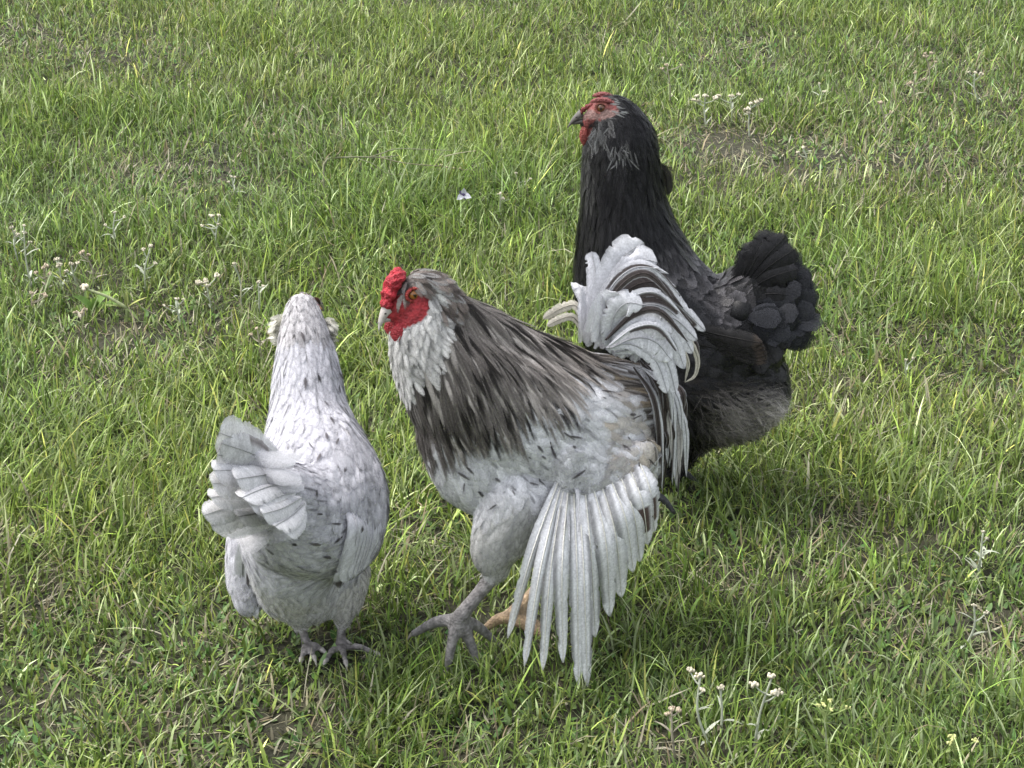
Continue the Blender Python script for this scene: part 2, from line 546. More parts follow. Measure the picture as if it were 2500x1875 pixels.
# ================================================================== BIRDS
class Bird:
    def __init__(self, name, label, cat, footpx, yaw):
        self.O = ground(*footpx)
        self.O[2] = float(terrain_z(self.O[0], self.O[1])[0])
        a = math.radians(yaw)
        self.h = np.array([math.cos(a), math.sin(a), 0])
        self.l = np.array([-math.sin(a), math.cos(a), 0])
        self.root = empty(name, self.O, label, cat)
        self.sph = []      # (centre, radius, lateral scale)
        self.chain = []    # (centre, tangent, radius, s)
        self.skin = []     # (pts, radii)  limbs

    def S(self, u, v, lat=0.0):
        return plane_pt(u, v, self.O + self.l * lat, self.l)

    def A(self, u, v, fwd=0.0):
        return plane_pt(u, v, self.O + self.h * fwd, self.h)

    def W(self, f, l, z):
        return self.O + self.h * f + self.l * l + np.array([0, 0, z])

    def loc(self, p):
        q = np.asarray(p) - self.O
        return np.stack([q @ self.h, q @ self.l, q[..., 2]], -1)

    def hit(self, u, v, out=0.0):
        """point of the body's near side that lies at a picture position"""
        d = nrm(ray(u, v))
        loc, no, i, dist = self.bvh.ray_cast(Vector(CP), Vector(d))
        if loc is None:
            return None, None
        return np.array(loc) + np.array(no) * out, np.array(no)

    def rm(self, p, rpx):
        return rpx * depth(p) / FPX

    def mirror_pix(self, p):
        """picture position of the pattern, the far side taking the near side's pattern"""
        L = self.loc(p)
        near = 1.0 if np.dot(self.l, FW) < 0 else -1.0
        P = self.O + np.outer(L[:, 0], self.h) + np.outer(near * np.abs(L[:, 1]), self.l) + np.c_[np.zeros((len(L), 2)), L[:, 2]]
        return pix(P)

    def add_chain(self, nodes, s0, s1, lat=0.86, dens=14):
        """nodes: (point, radius_m); ellipsoid chain"""
        X = np.array([np.r_[p, r] for p, r in nodes])
        n = max(4, int(dens * (len(nodes) - 1) / 2))
        C = spline(X, n)
        T = nrm(np.gradient(C[:, :3], axis=0))
        for i in range(n):
            self.sph.append((C[i, :3], C[i, 3], lat))
            self.chain.append((C[i, :3], T[i], C[i, 3], s0 + (s1 - s0) * i / (n - 1)))

    def add_limb(self, pts, radii, n=None):
        n = n or len(pts) * 5
        X = np.c_[np.array(pts), np.array(radii)]
        C = spline(X, n)
        self.skin.append((C[:, :3], C[:, 3]))

    def build_body(self, voxel=0.003, smooth=7):
        b = Buf()
        V, F = ICO2
        for c, r, lat in self.sph:
            P = V * r
            lc = P @ self.l
            P = P - np.outer(lc, self.l) * (1 - lat)
            b.add(P + c, t=F)
        V1, F1 = ICO1
        for P, R in self.skin:
            W_, q, t = tube(P, R, 8)
            b.add(W_, q=q, t=t)
            for p, r in zip(P, R):
                b.add(V1 * r * 1.02 + p, t=F1)
        me = b.mesh('tmp')
        o = link('tmp', me)
        m = o.modifiers.new('r', 'REMESH'); m.mode = 'VOXEL'; m.voxel_size = voxel; m.use_smooth_shade = True
        sm = o.modifiers.new('s', 'SMOOTH'); sm.factor = 0.5; sm.iterations = smooth
        dg = bpy.context.evaluated_depsgraph_get()
        ev = o.evaluated_get(dg)
        em = ev.to_mesh()
        n = len(em.vertices)
        co = np.zeros(n * 3, np.float32); em.vertices.foreach_get('co', co)
        no = np.zeros(n * 3, np.float32); em.vertices.foreach_get('normal', no)
        em.calc_loop_triangles()
        tr = np.zeros(len(em.loop_triangles) * 3, np.int32); em.loop_triangles.foreach_get('vertices', tr)
        pq = [list(p.vertices) for p in em.polygons]
        self.V = co.reshape(-1, 3).astype(float); self.N = no.reshape(-1, 3).astype(float); self.T = tr.reshape(-1, 3)
        self.Q = np.array([p for p in pq if len(p) == 4], int).reshape(-1, 4)
        self.T3 = np.array([p for p in pq if len(p) == 3], int).reshape(-1, 3)
        ev.to_mesh_clear()
        bpy.data.objects.remove(o); bpy.data.meshes.remove(me)
        self.bvh = BVHTree.FromPolygons([Vector(v) for v in self.V], [tuple(map(int, t)) for t in self.T])
        self.cC = np.array([c[0] for c in self.chain]); self.cT = np.array([c[1] for c in self.chain])
        self.cR = np.array([c[2] for c in self.chain]); self.cS = np.array([c[3] for c in self.chain])

    def flow(self, P):
        """s parameter and feather direction for surface points"""
        out_s = np.zeros(len(P)); out_d = np.zeros((len(P), 3))
        for a in range(0, len(P), 4000):
            D = np.linalg.norm(P[a:a + 4000, None, :] - self.cC[None], axis=2) / self.cR[None]
            m = D.min(1, keepdims=True)
            w = np.exp(-((D - m) / 0.13) ** 2)
            w /= w.sum(1, keepdims=True)
            out_s[a:a + 4000] = w @ self.cS
            out_d[a:a + 4000] = w @ self.cT
        return out_s, nrm(out_d)

    def finish_body(self, colfun, mat):
        s, d = self.flow(self.V)
        self.Vs = s
        C = colfun(self.V, self.N, s)
        me = make_mesh('body', self.V - self.O, [self.Q, self.T3], C)
        self.body = link('body', me, mat, self.root)

    def scatter(self, spacing, mask, n_cand=30000):
        """spacing(P,s)->m, mask(P,N,s)->bool; dart throwing on the surface"""
        A = self.V[self.T[:, 0]]; B = self.V[self.T[:, 1]]; C = self.V[self.T[:, 2]]
        ar = np.linalg.norm(np.cross(B - A, C - A), axis=1)
        k = rng.choice(len(ar), n_cand, p=ar / ar.sum())
        r1, r2 = np.sqrt(rng.random(n_cand)), rng.random(n_cand)
        w0, w1, w2 = (1 - r1)[:, None], (r1 * (1 - r2))[:, None], (r1 * r2)[:, None]
        P = A[k] * w0 + B[k] * w1 + C[k] * w2
        N = nrm(self.N[self.T[k, 0]] * w0 + self.N[self.T[k, 1]] * w1 + self.N[self.T[k, 2]] * w2)
        s, d = self.flow(P)
        ok = mask(P, N, s)
        P, N, s, d = P[ok], N[ok], s[ok], d[ok]
        sp = spacing(P, s)
        cell = float(sp.max())
        grid = {}
        keep = []
        K = np.floor(P / cell).astype(int)
        for i in range(len(P)):
            kx, ky, kz = K[i]
            good = True
            for ax in (-1, 0, 1):
                for ay in (-1, 0, 1):
                    for az in (-1, 0, 1):
                        for j in grid.get((kx + ax, ky + ay, kz + az), ()):
                            if ((P[i] - P[j]) ** 2).sum() < sp[i] * sp[i]:
                                good = False; break
                        if not good: break
                    if not good: break
                if not good: break
            if good:
                grid.setdefault((kx, ky, kz), []).append(i)
                keep.append(i)
        keep = np.array(keep, int)
        return P[keep], N[keep], s[keep], d[keep]

    def add(self, name, buf, mat, parent=None, **kw):
        return link(name, buf.mesh(name, self.O), mat, parent or self.root, **kw)


FT = np.array([0, .28, .58, .84, 1.0])
FWID = {'round': np.array([.35, .85, 1.0, .86, .34]), 'point': np.array([.5, 1.0, .85, .5, .06]), 'fluff': np.array([.4, .9, .8, .5, .12]), 'soft': np.array([.5, .9, .95, .6, .14])}


def feathers(P, N, D, L, W, cc, ce, ct, lift, curl=0.0, shape='round', sink=-0.0012, jit=0.15, cup=0.10, bvh=None, follow=None, soft=(1, 1, .95, .6, .0), edge_soft=.45):
    """many small contour feathers. cc/ce/ct colours (n,3): shaft line, edge, tip.
    With a bvh they are laid along the body surface, lifting off it towards the tip."""
    n = len(P)
    D = D - N * (D * N).sum(1, keepdims=True)
    D = nrm(D)
    Sd = np.cross(N, D)
    a = rng.normal(0, jit, n)[:, None]
    D = D * np.cos(a) + Sd * np.sin(a)
    L = np.broadcast_to(L, (n,)); W = np.broadcast_to(W, (n,)); lift = np.broadcast_to(lift, (n,)); curl = np.broadcast_to(curl, (n,))
    roll = rng.normal(0, .10, n)[:, None]
    wid = FWID[shape]
    V = np.zeros((n, 15, 3)); C = np.zeros((n, 15, 4))
    cur, Nc, Dc = P.copy(), N.copy(), D.copy()
    for j, t in enumerate(FT):
        if j:
            cur = cur + Dc * (L * (FT[j] - FT[j - 1]))[:, None]
            if bvh is not None:
                for i in range(n):
                    loc_, no_, _, dist = bvh.find_nearest(cur[i])
                    if dist < .03:
                        cur[i] = loc_; Nc[i] = no_
                Nc = nrm(Nc)
                if follow is not None:
                    Dc = nrm(Dc * .7 + follow(cur) * .3)
                Dc = nrm(Dc - Nc * (Dc * Nc).sum(1, keepdims=True))
        Sd = np.cross(Nc, Dc)
        N2 = Nc * np.cos(roll) + Sd * np.sin(roll)
        Sd2 = np.cross(N2, Dc)
        up = (-sink + L * (lift * t + curl * t * t))[:, None]
        base = cur + Nc * up
        for k, sgn in enumerate((-1, 0, 1)):
            i = j * 3 + k
            x = (sgn * wid[j] * W * .5)[:, None]
            back = (-abs(sgn) * 0.10 * W * (1 if j == 4 else 0))[:, None]
            V[:, i] = base + Sd2 * x + Dc * back - N2 * (abs(sgn) * cup * W * wid[j] * .5)[:, None]
            c = ce if sgn else cc
            f = np.clip((t - .62) / .38, 0, 1)
            C[:, i, :3] = c * (1 - f) + ct * f
            C[:, i, 3] = soft[j] * (edge_soft if sgn else 1)
    b = np.arange(n)[:, None] * 15
    q = []
    for j in range(4):
        for k in range(2):
            i = j * 3 + k
            q.append(b + np.array([[i, i + 1, i + 4, i + 3]]))
    return V.reshape(-1, 3), np.concatenate(q, 0), C.reshape(-1, 4)


def big_feather(pts, width, nhint, colfun, tip='round', rows=18, cup=0.12, ragged=0.05, split=2, shaft=0.0013, shaft_col=None, seed=0, profile=None):
    """one long feather: vane of 5 columns with nicks in its edge, and a raised shaft"""
    r = np.random.default_rng(seed + 1000)
    P = spline(pts, rows)
    T = nrm(np.gradient(P, axis=0))
    nh = nrm(np.asarray(nhint, float))
    ts = np.linspace(0, 1, rows)
    if profile is not None:
        wd = np.interp(ts, *profile)
    elif tip == 'round':
        wd = np.interp(ts, [0, .12, .4, .8, .92, .97, 1], [.18, .55, .9, 1, .85, .62, .25])
    elif tip == 'point':
        wd = np.interp(ts, [0, .12, .4, .7, .9, 1], [.22, .6, 1, .85, .45, .05])
    else:   # blunt
        wd = np.interp(ts, [0, .12, .4, .85, .96, 1], [.25, .6, .9, 1, .9, .6])
    cols = np.array([-1, -.7, -.35, 0, .35, .7, 1])
    nc = len(cols)
    rows = int(rows * 1.7)
    P = spline(pts, rows); T = nrm(np.gradient(P, axis=0)); ts = np.linspace(0, 1, rows)
    wd = np.interp(ts, np.linspace(0, 1, len(wd)), wd)
    barb = 1 + .07 * r.normal(0, 1, rows + 8)
    V, C = [], []
    nick = np.zeros((rows, 2))
    for k in range(split):
        i = r.integers(rows // 3, rows - 1); e = r.integers(0, 2)
        nick[i, e] = r.uniform(.15, .45)
    for i in range(rows):
        side = nrm(np.cross(T[i], nh)); nn = np.cross(side, T[i])
        for c in cols:
            w = wd[i] * width * .5
            k = 1 - (nick[i, 0 if c < 0 else 1] if abs(c) == 1 else 0) + r.normal(0, ragged) * (abs(c) == 1)
            V.append(P[i] + side * (c * w * k) - nn * cup * w * c * c - T[i] * abs(c) * w * .25 * (ts[i] > .8))
            C.append(np.r_[np.asarray(colfun(ts[i], c)) * barb[max(0, i - int(abs(c) * 3))] * (.86 if abs(c) < .1 else 1), (.5 if abs(c) == 1 else 1.0) * (.35 if i >= rows - 1 else 1)])
    V = np.array(V); C = np.array(C)
    q = []
    for i in range(rows - 1):
        for k in range(nc - 1):
            a = i * nc + k
            q.append((a, a + 1, a + nc + 1, a + nc))
    b = Buf()
    b.add(V, q=np.array(q), c=C)
    nn = np.array([np.cross(nrm(np.cross(T[i], nh)), T[i]) for i in range(rows)])
    sv, sq, st = tube(P + nn * 0.0004, np.linspace(shaft, shaft * .25, rows), 4)
    b.add(sv, sq, st, shaft_col if shaft_col is not None else C[3][:3] * .9)
    return b


def beak(bird, base, tipp, r, col, parent=None, hook=0.25, name='beak'):
    """curved horn: upper and lower half"""
    ax = nrm(tipp - base); up = nrm(np.cross(bird.l, ax)) * 1.0
    if up[2] < 0: up = -up
    Ln = np.linalg.norm(tipp - base)
    def half(sgn, length, rad, drop):
        n, m = 9, 10
        V, q = [], []
        for i in range(n):
            t = i / (n - 1)
            c = base + ax * length * t + up * (rad * .42 * sgn * (1 - t) - drop * rad * t ** 2.2)
            rr = rad * (1 - t) ** 0.62 + 0.0004
            for k in range(m):
                w = 2 * PI * k / m
                hgt = math.sin(w) * (0.62 if sgn * math.sin(w) > 0 else 0.32)
                V.append(c + bird.l * rr * .62 * math.cos(w) + up * rr * hgt)
        for i in range(n - 1):
            for k in range(m):
                k2 = (k + 1) % m
                q.append((i * m + k, i * m + k2, (i + 1) * m + k2, (i + 1) * m + k))
        V.append(tipp if sgn > 0 else base + ax * length)
        return np.array(V), np.array(q)
    b = Buf(); V, q = half(1, Ln, r, hook * 2.2); b.add(V, q, c=col)
    o = bird.add(name, b, M_HORN)
    b2 = Buf(); V, q = half(-1, Ln * .82, r * .8, .1); b2.add(V, q, c=np.asarray(col) * .75)
    bird.add('lower_beak', b2, M_HORN, o)
    # nostril
    for sg in (1, -1):
        b3 = Buf(); b3.add(ICO1[0] * np.array([.0016, .0016, .001]) + base + ax * Ln * .3 + up * r * .45 + bird.l * sg * r * .47, t=ICO1[1], c=(.02, .015, .015))
        bird.add('nostril', b3, M_HORN, o)
    return o


def eye(bird, p, r, iris, side):
    """eyeball half sunk in the head with an iris ring and pupil"""
    V, F = ICO3
    out = bird.l * side
    d = V @ out
    C = np.where((d > .93)[:, None], np.array([[.006, .005, .005]]), np.where((d > .5)[:, None], np.array([iris]), np.array([[.03, .02, .018]])))
    b = Buf(); b.add(V * r + p, t=F, c=C)
    return bird.add('eye', b, M_EYE)


def foot(bird, hock, ankle, toes, r, claws=True, toe_r=0.0048):
    """scaled shank and toes into the body skin, claws as parts. toes: list of tip points"""
    bird.add_limb([hock, (hock * .5 + ankle * .5), ankle], [r * 1.25, r, r * 1.15])
    bird.claws = getattr(bird, 'claws', [])
    for t in toes:
        mid = ankle * .5 + t * .5 + np.array([0, 0, .006])
        bird.add_limb([ankle, ankle * .75 + mid * .25 , mid, t], [r * 1.0, toe_r * 1.35, toe_r * 1.15, toe_r * .8], 14)
        d = nrm(t - mid)
        bird.claws.append((t - d * .004, d))


def build_claws(bird, col):
    for p, d in getattr(bird, 'claws', []):
        pts = [p, p + d * .008, p + d * .015 + np.array([0, 0, -.004])]
        b = Buf(); V, q, t = tube(spline(pts, 6), np.linspace(.0036, .0005, 6), 6); b.add(V, q, t, col)
        bird.add('claw', b, M_HORN)


def rnd(n, a, b):
    return rng.uniform(a, b, (n, 1))


def polymask(u, v, poly):
    """points inside polygon"""
    poly = np.asarray(poly, float)
    ins = np.zeros(len(u), bool)
    j = len(poly) - 1
    for i in range(len(poly)):
        xi, yi = poly[i]; xj, yj = poly[j]
        c = ((yi > v) != (yj > v)) & (u < (xj - xi) * (v - yi) / (yj - yi + 1e-12) + xi)
        ins ^= c
        j = i
    return ins


UP = np.array([0, 0, 1.0])


def flecks(B, P, N, D, frac, L=.013, W=.0036):
    """sparse black dashes: dark barbs lying on top of the pale plumage"""
    k = rng.random(len(P)) < frac
    n = k.sum()
    c = np.array([[.035, .031, .033]]) * rnd(n, .6, 2.4)
    V, q, C = feathers(P[k], N[k], D[k], L * rng.uniform(.4, 1.5, n), W * rng.uniform(.5, 1.4, n), c, c, c, .03, 0, 'fluff', sink=-.0046, jit=.35, bvh=B.bvh)
    b = Buf(); b.add(V, q, c=C)
    B.add('dark_flecks', b, M_FEATHER, kind='stuff')


# ------------------------------------------------------------------ ROOSTER
def build_rooster():
    B = Bird('rooster', 'grey and white rooster with red comb, striding with one wing fanned down to the grass', 'rooster', (1235, 1572), 203)
    S = B.S
    def nd(u, v, r, lat=0):
        p = S(u, v, lat); return (p, B.rm(p, r))
    B.add_chain([nd(1022, 712, 48), nd(1030, 745, 62), nd(1040, 810, 92), nd(1080, 880, 126), nd(1150, 945, 165), nd(1240, 1000, 188), nd(1340, 1040, 198),
                 nd(1440, 1050, 188), nd(1520, 1030, 140), nd(1560, 990, 95)], 0, 1, lat=.80, dens=16)
    B.add_chain([nd(985, 742, 38), nd(958, 765, 24)], 0.0, 0.0, lat=.8, dens=8)
    B.add_chain([nd(1028, 702, 46), nd(1062, 716, 50), nd(1100, 775, 66), nd(1170, 825, 80), nd(1270, 880, 84), nd(1380, 930, 90)], 0.06, 0.5, lat=.8, dens=14)
    # wing root bulge on the near side
    B.add_chain([nd(1330, 1060, 110, .035), nd(1420, 1120, 118, .045), nd(1500, 1140, 105, .045), nd(1550, 1140, 70, .04)], .6, .8, lat=.62)
    for (uu, vv, r_) in ((1400, 1135, 46), (1412, 1160, 48), (1445, 1165, 58), (1480, 1168, 60), (1520, 1155, 62), (1555, 1130, 52), (1575, 1110, 40)):
        p_, rr_ = nd(uu, vv, r_, .074)
        B.sph.append((p_, rr_, .36))
    for (pa, pb) in (((1400, 1140), (1375, 1240)), ((1450, 1140), (1440, 1260)), ((1510, 1130), (1515, 1250)), ((1560, 1110), (1580, 1210))):
        X0, X1 = S(*pa, .075), S(*pb, .085)
        for k_ in (0, .5, 1): B.chain.append((X0 * (1 - k_) + X1 * k_, nrm(X1 - X0), .030, .78))
    # breast and belly
    B.add_chain([nd(1140, 1050, 125), nd(1195, 1125, 140), nd(1310, 1170, 130), nd(1420, 1150, 120)], .45, .8, lat=.85)
    # thighs
    for lat, (hu, hv), (ku, kv) in ((.045, (1265, 1230), (1200, 1370)), (-.045, (1330, 1220), (1340, 1370))):
        B.add_chain([nd(hu, hv, 100, lat), nd((hu + ku) / 2 - 5, (hv + kv) / 2, 78, lat), nd(ku + 5, kv - 20, 52, lat), nd(ku + 15, kv + 20, 30, lat)], 1.2, 1.4, lat=.8)
    # legs: near (left) leg on the ground, far leg behind it
    O = B.O
    hock1 = S(1215, 1392, .045)
    ank1 = S(1118, 1512, .045)
    def gp(u, v, z=.012): return ground(u, v, z)
    foot(B, hock1, ank1, [gp(1008, 1548, .035), gp(1092, 1632, .02), gp(1165, 1614, .02), gp(1205, 1562, .03)], .0090, toe_r=.0064)
    hock2 = S(1345, 1405, -.03)
    ank2 = S(1245, 1505, -.012)
    foot(B, hock2, ank2, [S(1345, 1548, .0), S(1283, 1485, -.012), S(1375, 1600, .03), S(1175, 1545, -.02)], .0085, toe_r=.0062)
    B.build_body()

    head_c = S(1015, 725)
    fpx = (np.array([945, 985, 1030, 1050, 1040, 1000, 965, 940]), np.array([735, 690, 690, 715, 770, 800, 805, 790]))
    facepoly = np.array([[940, 735], [972, 715], [985, 722], [1002, 732], [1020, 728], [1042, 715], [1050, 745], [1040, 775], [1000, 800], [965, 806], [935, 792]])

    def face(P):
        u, v = B.mirror_pix(P)
        L = B.loc(P)
        return polymask(u, v, facepoly) | (((u - 1010) / 20) ** 2 + ((v - 720) / 18) ** 2 < 1) | ((u < 968) & (v > 700) & (v < 795))

    CAPE = np.array([[900, 600], [1110, 640], [1500, 790], [1470, 830], [1400, 890], [1330, 955], [1262, 1000], [1190, 1035], [1100, 1050], [1050, 1070], [900, 1060]])
    BEARD = np.array([[900, 770], [985, 780], [1046, 785], [1075, 830], [1055, 880], [1048, 940], [1010, 985], [965, 950], [900, 900]])
    MUFF = np.array([[1040, 705], [1075, 705], [1085, 790], [1050, 830], [1000, 800]])
    DARKB = np.array([[960, 930], [1035, 950], [1100, 1060], [1060, 1095], [960, 1075]])
    SADDLE = np.array([[1470, 800], [1600, 830], [1720, 950], [1720, 1250], [1610, 1150], [1560, 1000], [1440, 900]])
    TAN = np.array([[1470, 930], [1590, 980], [1600, 1230], [1500, 1250], [1480, 1100]])

    def tone(P, n):
        """base tone class per point"""
        u, v = B.mirror_pix(P)
        w = 30 * (vnoise(P, 90, 5) - .5) + 40 * (vnoise(P, 28, 6) - .5)
        cls = np.zeros(n, int)                                   # 0 white body
        cls[polymask(u + w, v + w, TAN) & (vnoise(P, 140, 15) > .42)] = 4
        cls[polymask(u + w, v + w, SADDLE)] = 3
        cls[polymask(u + w, v + w, CAPE)] = 1
        cls[polymask(u + w, v + w, DARKB)] = 5
        cls[polymask(u + w, v + w, BEARD) | polymask(u + w, v + w, MUFF)] = 2
        cls[(v < 712) & (u > 970) & (u < 1110) & (cls == 1)] = 6   # crown
        cls[(v < 770) & (u > 1040) & (u < 1125) & (cls == 1)] = 6
        return cls, u, v

    def skincol(P, N, s):
        n = len(P)
        cls, u, v = tone(P, n)
        base = np.array([[.46, .46, .475], [.10, .09, .085], [.42, .41, .41], [.34, .32, .30], [.45, .44, .43], [.08, .075, .072], [.09, .08, .075]])[cls]
        f = face(P)
        red = np.array([.25, .022, .028]) * (0.75 + .5 * vnoise(P, 250, 8))[:, None]
        base = np.where(f[:, None], red, base)
        # shanks and toes: slate grey with pale warm soles
        zz = B.loc(P)
        dl = np.min(np.stack([np.linalg.norm(P[:, None] - C[None, ::3], axis=2).min(1) for C, R in B.skin]), 0)
        isleg = (dl < .0125) & (v > 1385)
        far = np.minimum(*[np.min(np.stack([np.linalg.norm(P[:, None] - C[None, ::3], axis=2).min(1) for C, R in B.skin[5:]]), 0)] * 2) < .0135
        lc = np.where(far[:, None], np.array([[.34, .245, .155]]), np.array([[.175, .165, .165]])) * (0.6 + .8 * vnoise(P, 160, 9))[:, None]
        under = np.clip(-N[:, 2], 0, 1)[:, None]
        lc = lc * (1 - .0 * under) 
        return np.where(isleg[:, None], lc, base)

    B.finish_body(skincol, M_SKIN)

    def nonleg(P, N, s):
        u, v = B.mirror_pix(P)
        dl = np.min(np.stack([np.linalg.norm(P[:, None] - C[None, ::3], axis=2).min(1) for C, R in B.skin]), 0)
        return ~((dl < .014) & (v > 1375)) & ~face(P)

    # contour feathers
    def spacing(P, s):
        cls, u, v = tone(P, len(P))
        r = np.where(s < .12, .0040, np.where(cls == 1, .0050, .0062))
        r = np.where(cls == 2, .0045, r); r = np.where(cls == 6, .0045, r); r = np.where(cls == 5, .0055, r)
        return r
    P, N, s, d = B.scatter(spacing, nonleg, 90000)
    n = len(P)
    cls, u, v = tone(P, n)
    side = np.abs(N @ B.l)
    d = nrm(d + UP * (-0.45 * ((cls == 0) | (cls == 4)) - (.15 + 1.1 * side) * ((cls == 1) | (cls == 5)))[:, None])
    def follow(Q):
        return nrm(np.tile(UP * -1.0, (len(Q), 1)) - B.h * .25)
    # fluffy thigh feathers hang
    L = np.array([.026, .056, .016, .055, .030, .046, .018])[cls] * rng.uniform(.8, 1.25, n)
    Wd = np.array([.0145, .0066, .008, .0080, .0145, .0070, .007])[cls] * rng.uniform(.8, 1.2, n)
    hd = np.clip((s + .02) / .16, .35, 1)
    L = np.where(cls == 1, L * hd, L)
    white = np.array([[.67, .67, .695]]) * rnd(n, .80, 1.10)
    cc = white.copy(); ce = white * 1.04; ct = white.copy()
    fleck = rng.random(n)
    Wd = np.where((cls == 0) & (fleck < .07), Wd * .45, Wd)
    m = (cls == 0) & (fleck < .07); cc[m] *= .35; ct[m] = ct[m] * .2
    m = (cls == 0) & (fleck > .78); ct[m] *= .72; cc[m] *= .8
    # cape hackles: dark shaft, paler fringe, lighter towards the back
    m = cls == 1
    lightn = np.clip((u - 1090) / 330 + (980 - v) / 700 * .3, 0, 1)[:, None]
    k = m & (rng.random(n) < .5)
    dk = np.array([[.060, .052, .048]]) * rnd(n, .6, 1.5)
    grey = np.array([[.27, .245, .228]]) * rnd(n, .7, 1.4)
    lt = np.array([[.50, .46, .43]]) * rnd(n, .75, 1.2)
    cc[m] = (dk * (1 - .5 * lightn) + grey * .5 * lightn)[m]
    ce[m] = (grey * (1 - lightn) * .5 + lt * (.08 + lightn * .75))[m]
    ct[m] = (dk * (1 - lightn) + grey * lightn)[m]
    k = m & (rng.random(n) < .24); ce[k] = lt[k]; cc[k] = lt[k] * .75
    k = m & (rng.random(n) < .27); ce[k] = dk[k] * .45; cc[k] = dk[k] * .25; ct[k] = dk[k] * .3
    m = cls == 5
    cc[m] = dk[m] * 1.0; ce[m] = grey[m] * .55; ct[m] = dk[m]
    k = m & (rng.random(n) < .2); ce[k] = lt[k] * .8
    m = (cls == 2)
    bw = np.array([[.56, .55, .54]]) * rnd(n, .6, 1.15)
    cc[m] = bw[m]; ce[m] = bw[m]; ct[m] = bw[m] * .95
    k = m & (rng.random(n) < .14); cc[k] *= .3; ct[k] *= .4
    m = cls == 6
    bw = np.array([[.125, .105, .095]]) * rng.lognormal(0, .55, (n, 1))
    cc[m] = bw[m]; ce[m] = bw[m] * 1.2; ct[m] = bw[m]
    k = m & (rng.random(n) < .2); ce[k] = .40; ct[k] = .40
    m = cls == 3
    tanc = np.array([[.42, .35, .26]]) * rnd(n, .6, 1.2)
    x = rng.random(n)
    for mm, a, b_, c_ in ((m & (x < .35), white * .95, white, white * .8), (m & (x >= .35) & (x < .6), tanc, tanc * .8, dk), (m & (x >= .6) & (x < .8), dk, grey, dk), (m & (x >= .8), dk, lt, lt)):
        cc[mm] = a[mm]; ce[mm] = b_[mm]; ct[mm] = c_[mm]
    m = cls == 4
    mixw = rnd(n, .25, .8)
    cc[m] = (white * mixw + tanc * (1 - mixw))[m]; ce[m] = cc[m]; ct[m] = cc[m] * .85
    k = m & (rng.random(n) < .12); ct[k] = dk[k]
    th = s > 1.15
    L = np.where(th, .022, L); Wd = np.where(th, .011, Wd)
    gc = np.array([[.52, .515, .51]]) * rnd(n, .78, 1.1)
    cc[th] = gc[th]; ce[th] = gc[th]; ct[th] = gc[th] * .95
    lift = np.where(cls == 1, .07, np.where(cls == 6, .16, .085)) * rng.uniform(.6, 1.4, n)
    groups = {'plumage': (cls == 0) | (cls == 4) | (cls == 6) | th, 'neck_hackle': ((cls == 1) | (cls == 5)) & ~th, 'beard': (cls == 2) & ~th, 'saddle_hackle': (cls == 3) & ~th}
    for nm, m in groups.items():
        shp = 'point' if 'hackle' in nm else ('fluff' if nm == 'beard' else 'soft')
        V, q, C = feathers(P[m], N[m], d[m], L[m], Wd[m], cc[m], ce[m], ct[m], lift[m] * (2.0 if nm == 'beard' else 1), 0, shp, jit=.28 if nm == 'beard' else .14, bvh=B.bvh, follow=follow if nm == 'neck_hackle' else None)
        b = Buf(); b.add(V, q, c=C)
        B.add(nm, b, M_FEATHER, kind='stuff')

    fk = ((cls == 0) | (cls == 4)) & ~th & (vnoise(P, 30, 66) > .42)
    flecks(B, P[fk], N[fk], d[fk], .08, .014, .0038)

    # face: comb, wattles, earlobe, eye, beak
    def comb():
        b = Buf(); V, F = ICO3
        spine = [(972, 672), (958, 690), (950, 715), (944, 740)]
        sz = [20, 22, 21, 17]
        for (uu, vv), r_ in zip(spine, sz):
            for lat in (-.007, 0, .007):
                p = S(uu + abs(lat) * 500, vv + abs(lat) * 600, lat)
                r = B.rm(p, r_) * (1 if lat == 0 else .75)
                nz = 1 + .25 * (vnoise(V * 1.0 + uu, 3.5, int(uu) % 50) - .5)
                b.add(V * r * nz[:, None] * np.array([1, .8, 1.0]) + p, t=F, c=np.array([.52, .03, .04]) * (.8 + .4 * vnoise(V, 6, 3))[:, None])
        me = b.mesh('comb', B.O)
        o = link('comb', me, M_COMB, B.root)
        m = o.modifiers.new('r', 'REMESH'); m.mode = 'VOXEL'; m.voxel_size = .0016; m.use_smooth_shade = True
        me2 = bpy.data.meshes.new_from_object(o.evaluated_get(bpy.context.evaluated_depsgraph_get()))
        o.modifiers.clear()
        n2 = len(me2.vertices)
        co = np.zeros(n2 * 3, np.float32); me2.vertices.foreach_get('co', co); co = co.reshape(-1, 3)
        no = np.zeros(n2 * 3, np.float32); me2.vertices.foreach_get('normal', no); no = no.reshape(-1, 3)
        bumps = (vnoise(co, 330, 5) - .5) * .0032
        me2.vertices.foreach_set('co', (co + no * bumps[:, None]).astype(np.float32).ravel())
        for a in list(me2.color_attributes): me2.color_attributes.remove(a)
        a = me2.color_attributes.new('Col', 'FLOAT_COLOR', 'POINT')
        cl = np.array([.33, .018, .03]) * (.65 + .7 * vnoise(co, 200, 6))[:, None]
        a.data.foreach_set('color', np.c_[cl, np.ones(n2)].astype(np.float32).ravel())
        if not me2.materials: me2.materials.append(M_COMB)
        o.data = me2
    comb()
    beak(B, S(955, 762), S(913, 792), B.rm(head_c, 30), (.38, .35, .33), hook=.35)
    V, F = ICO2
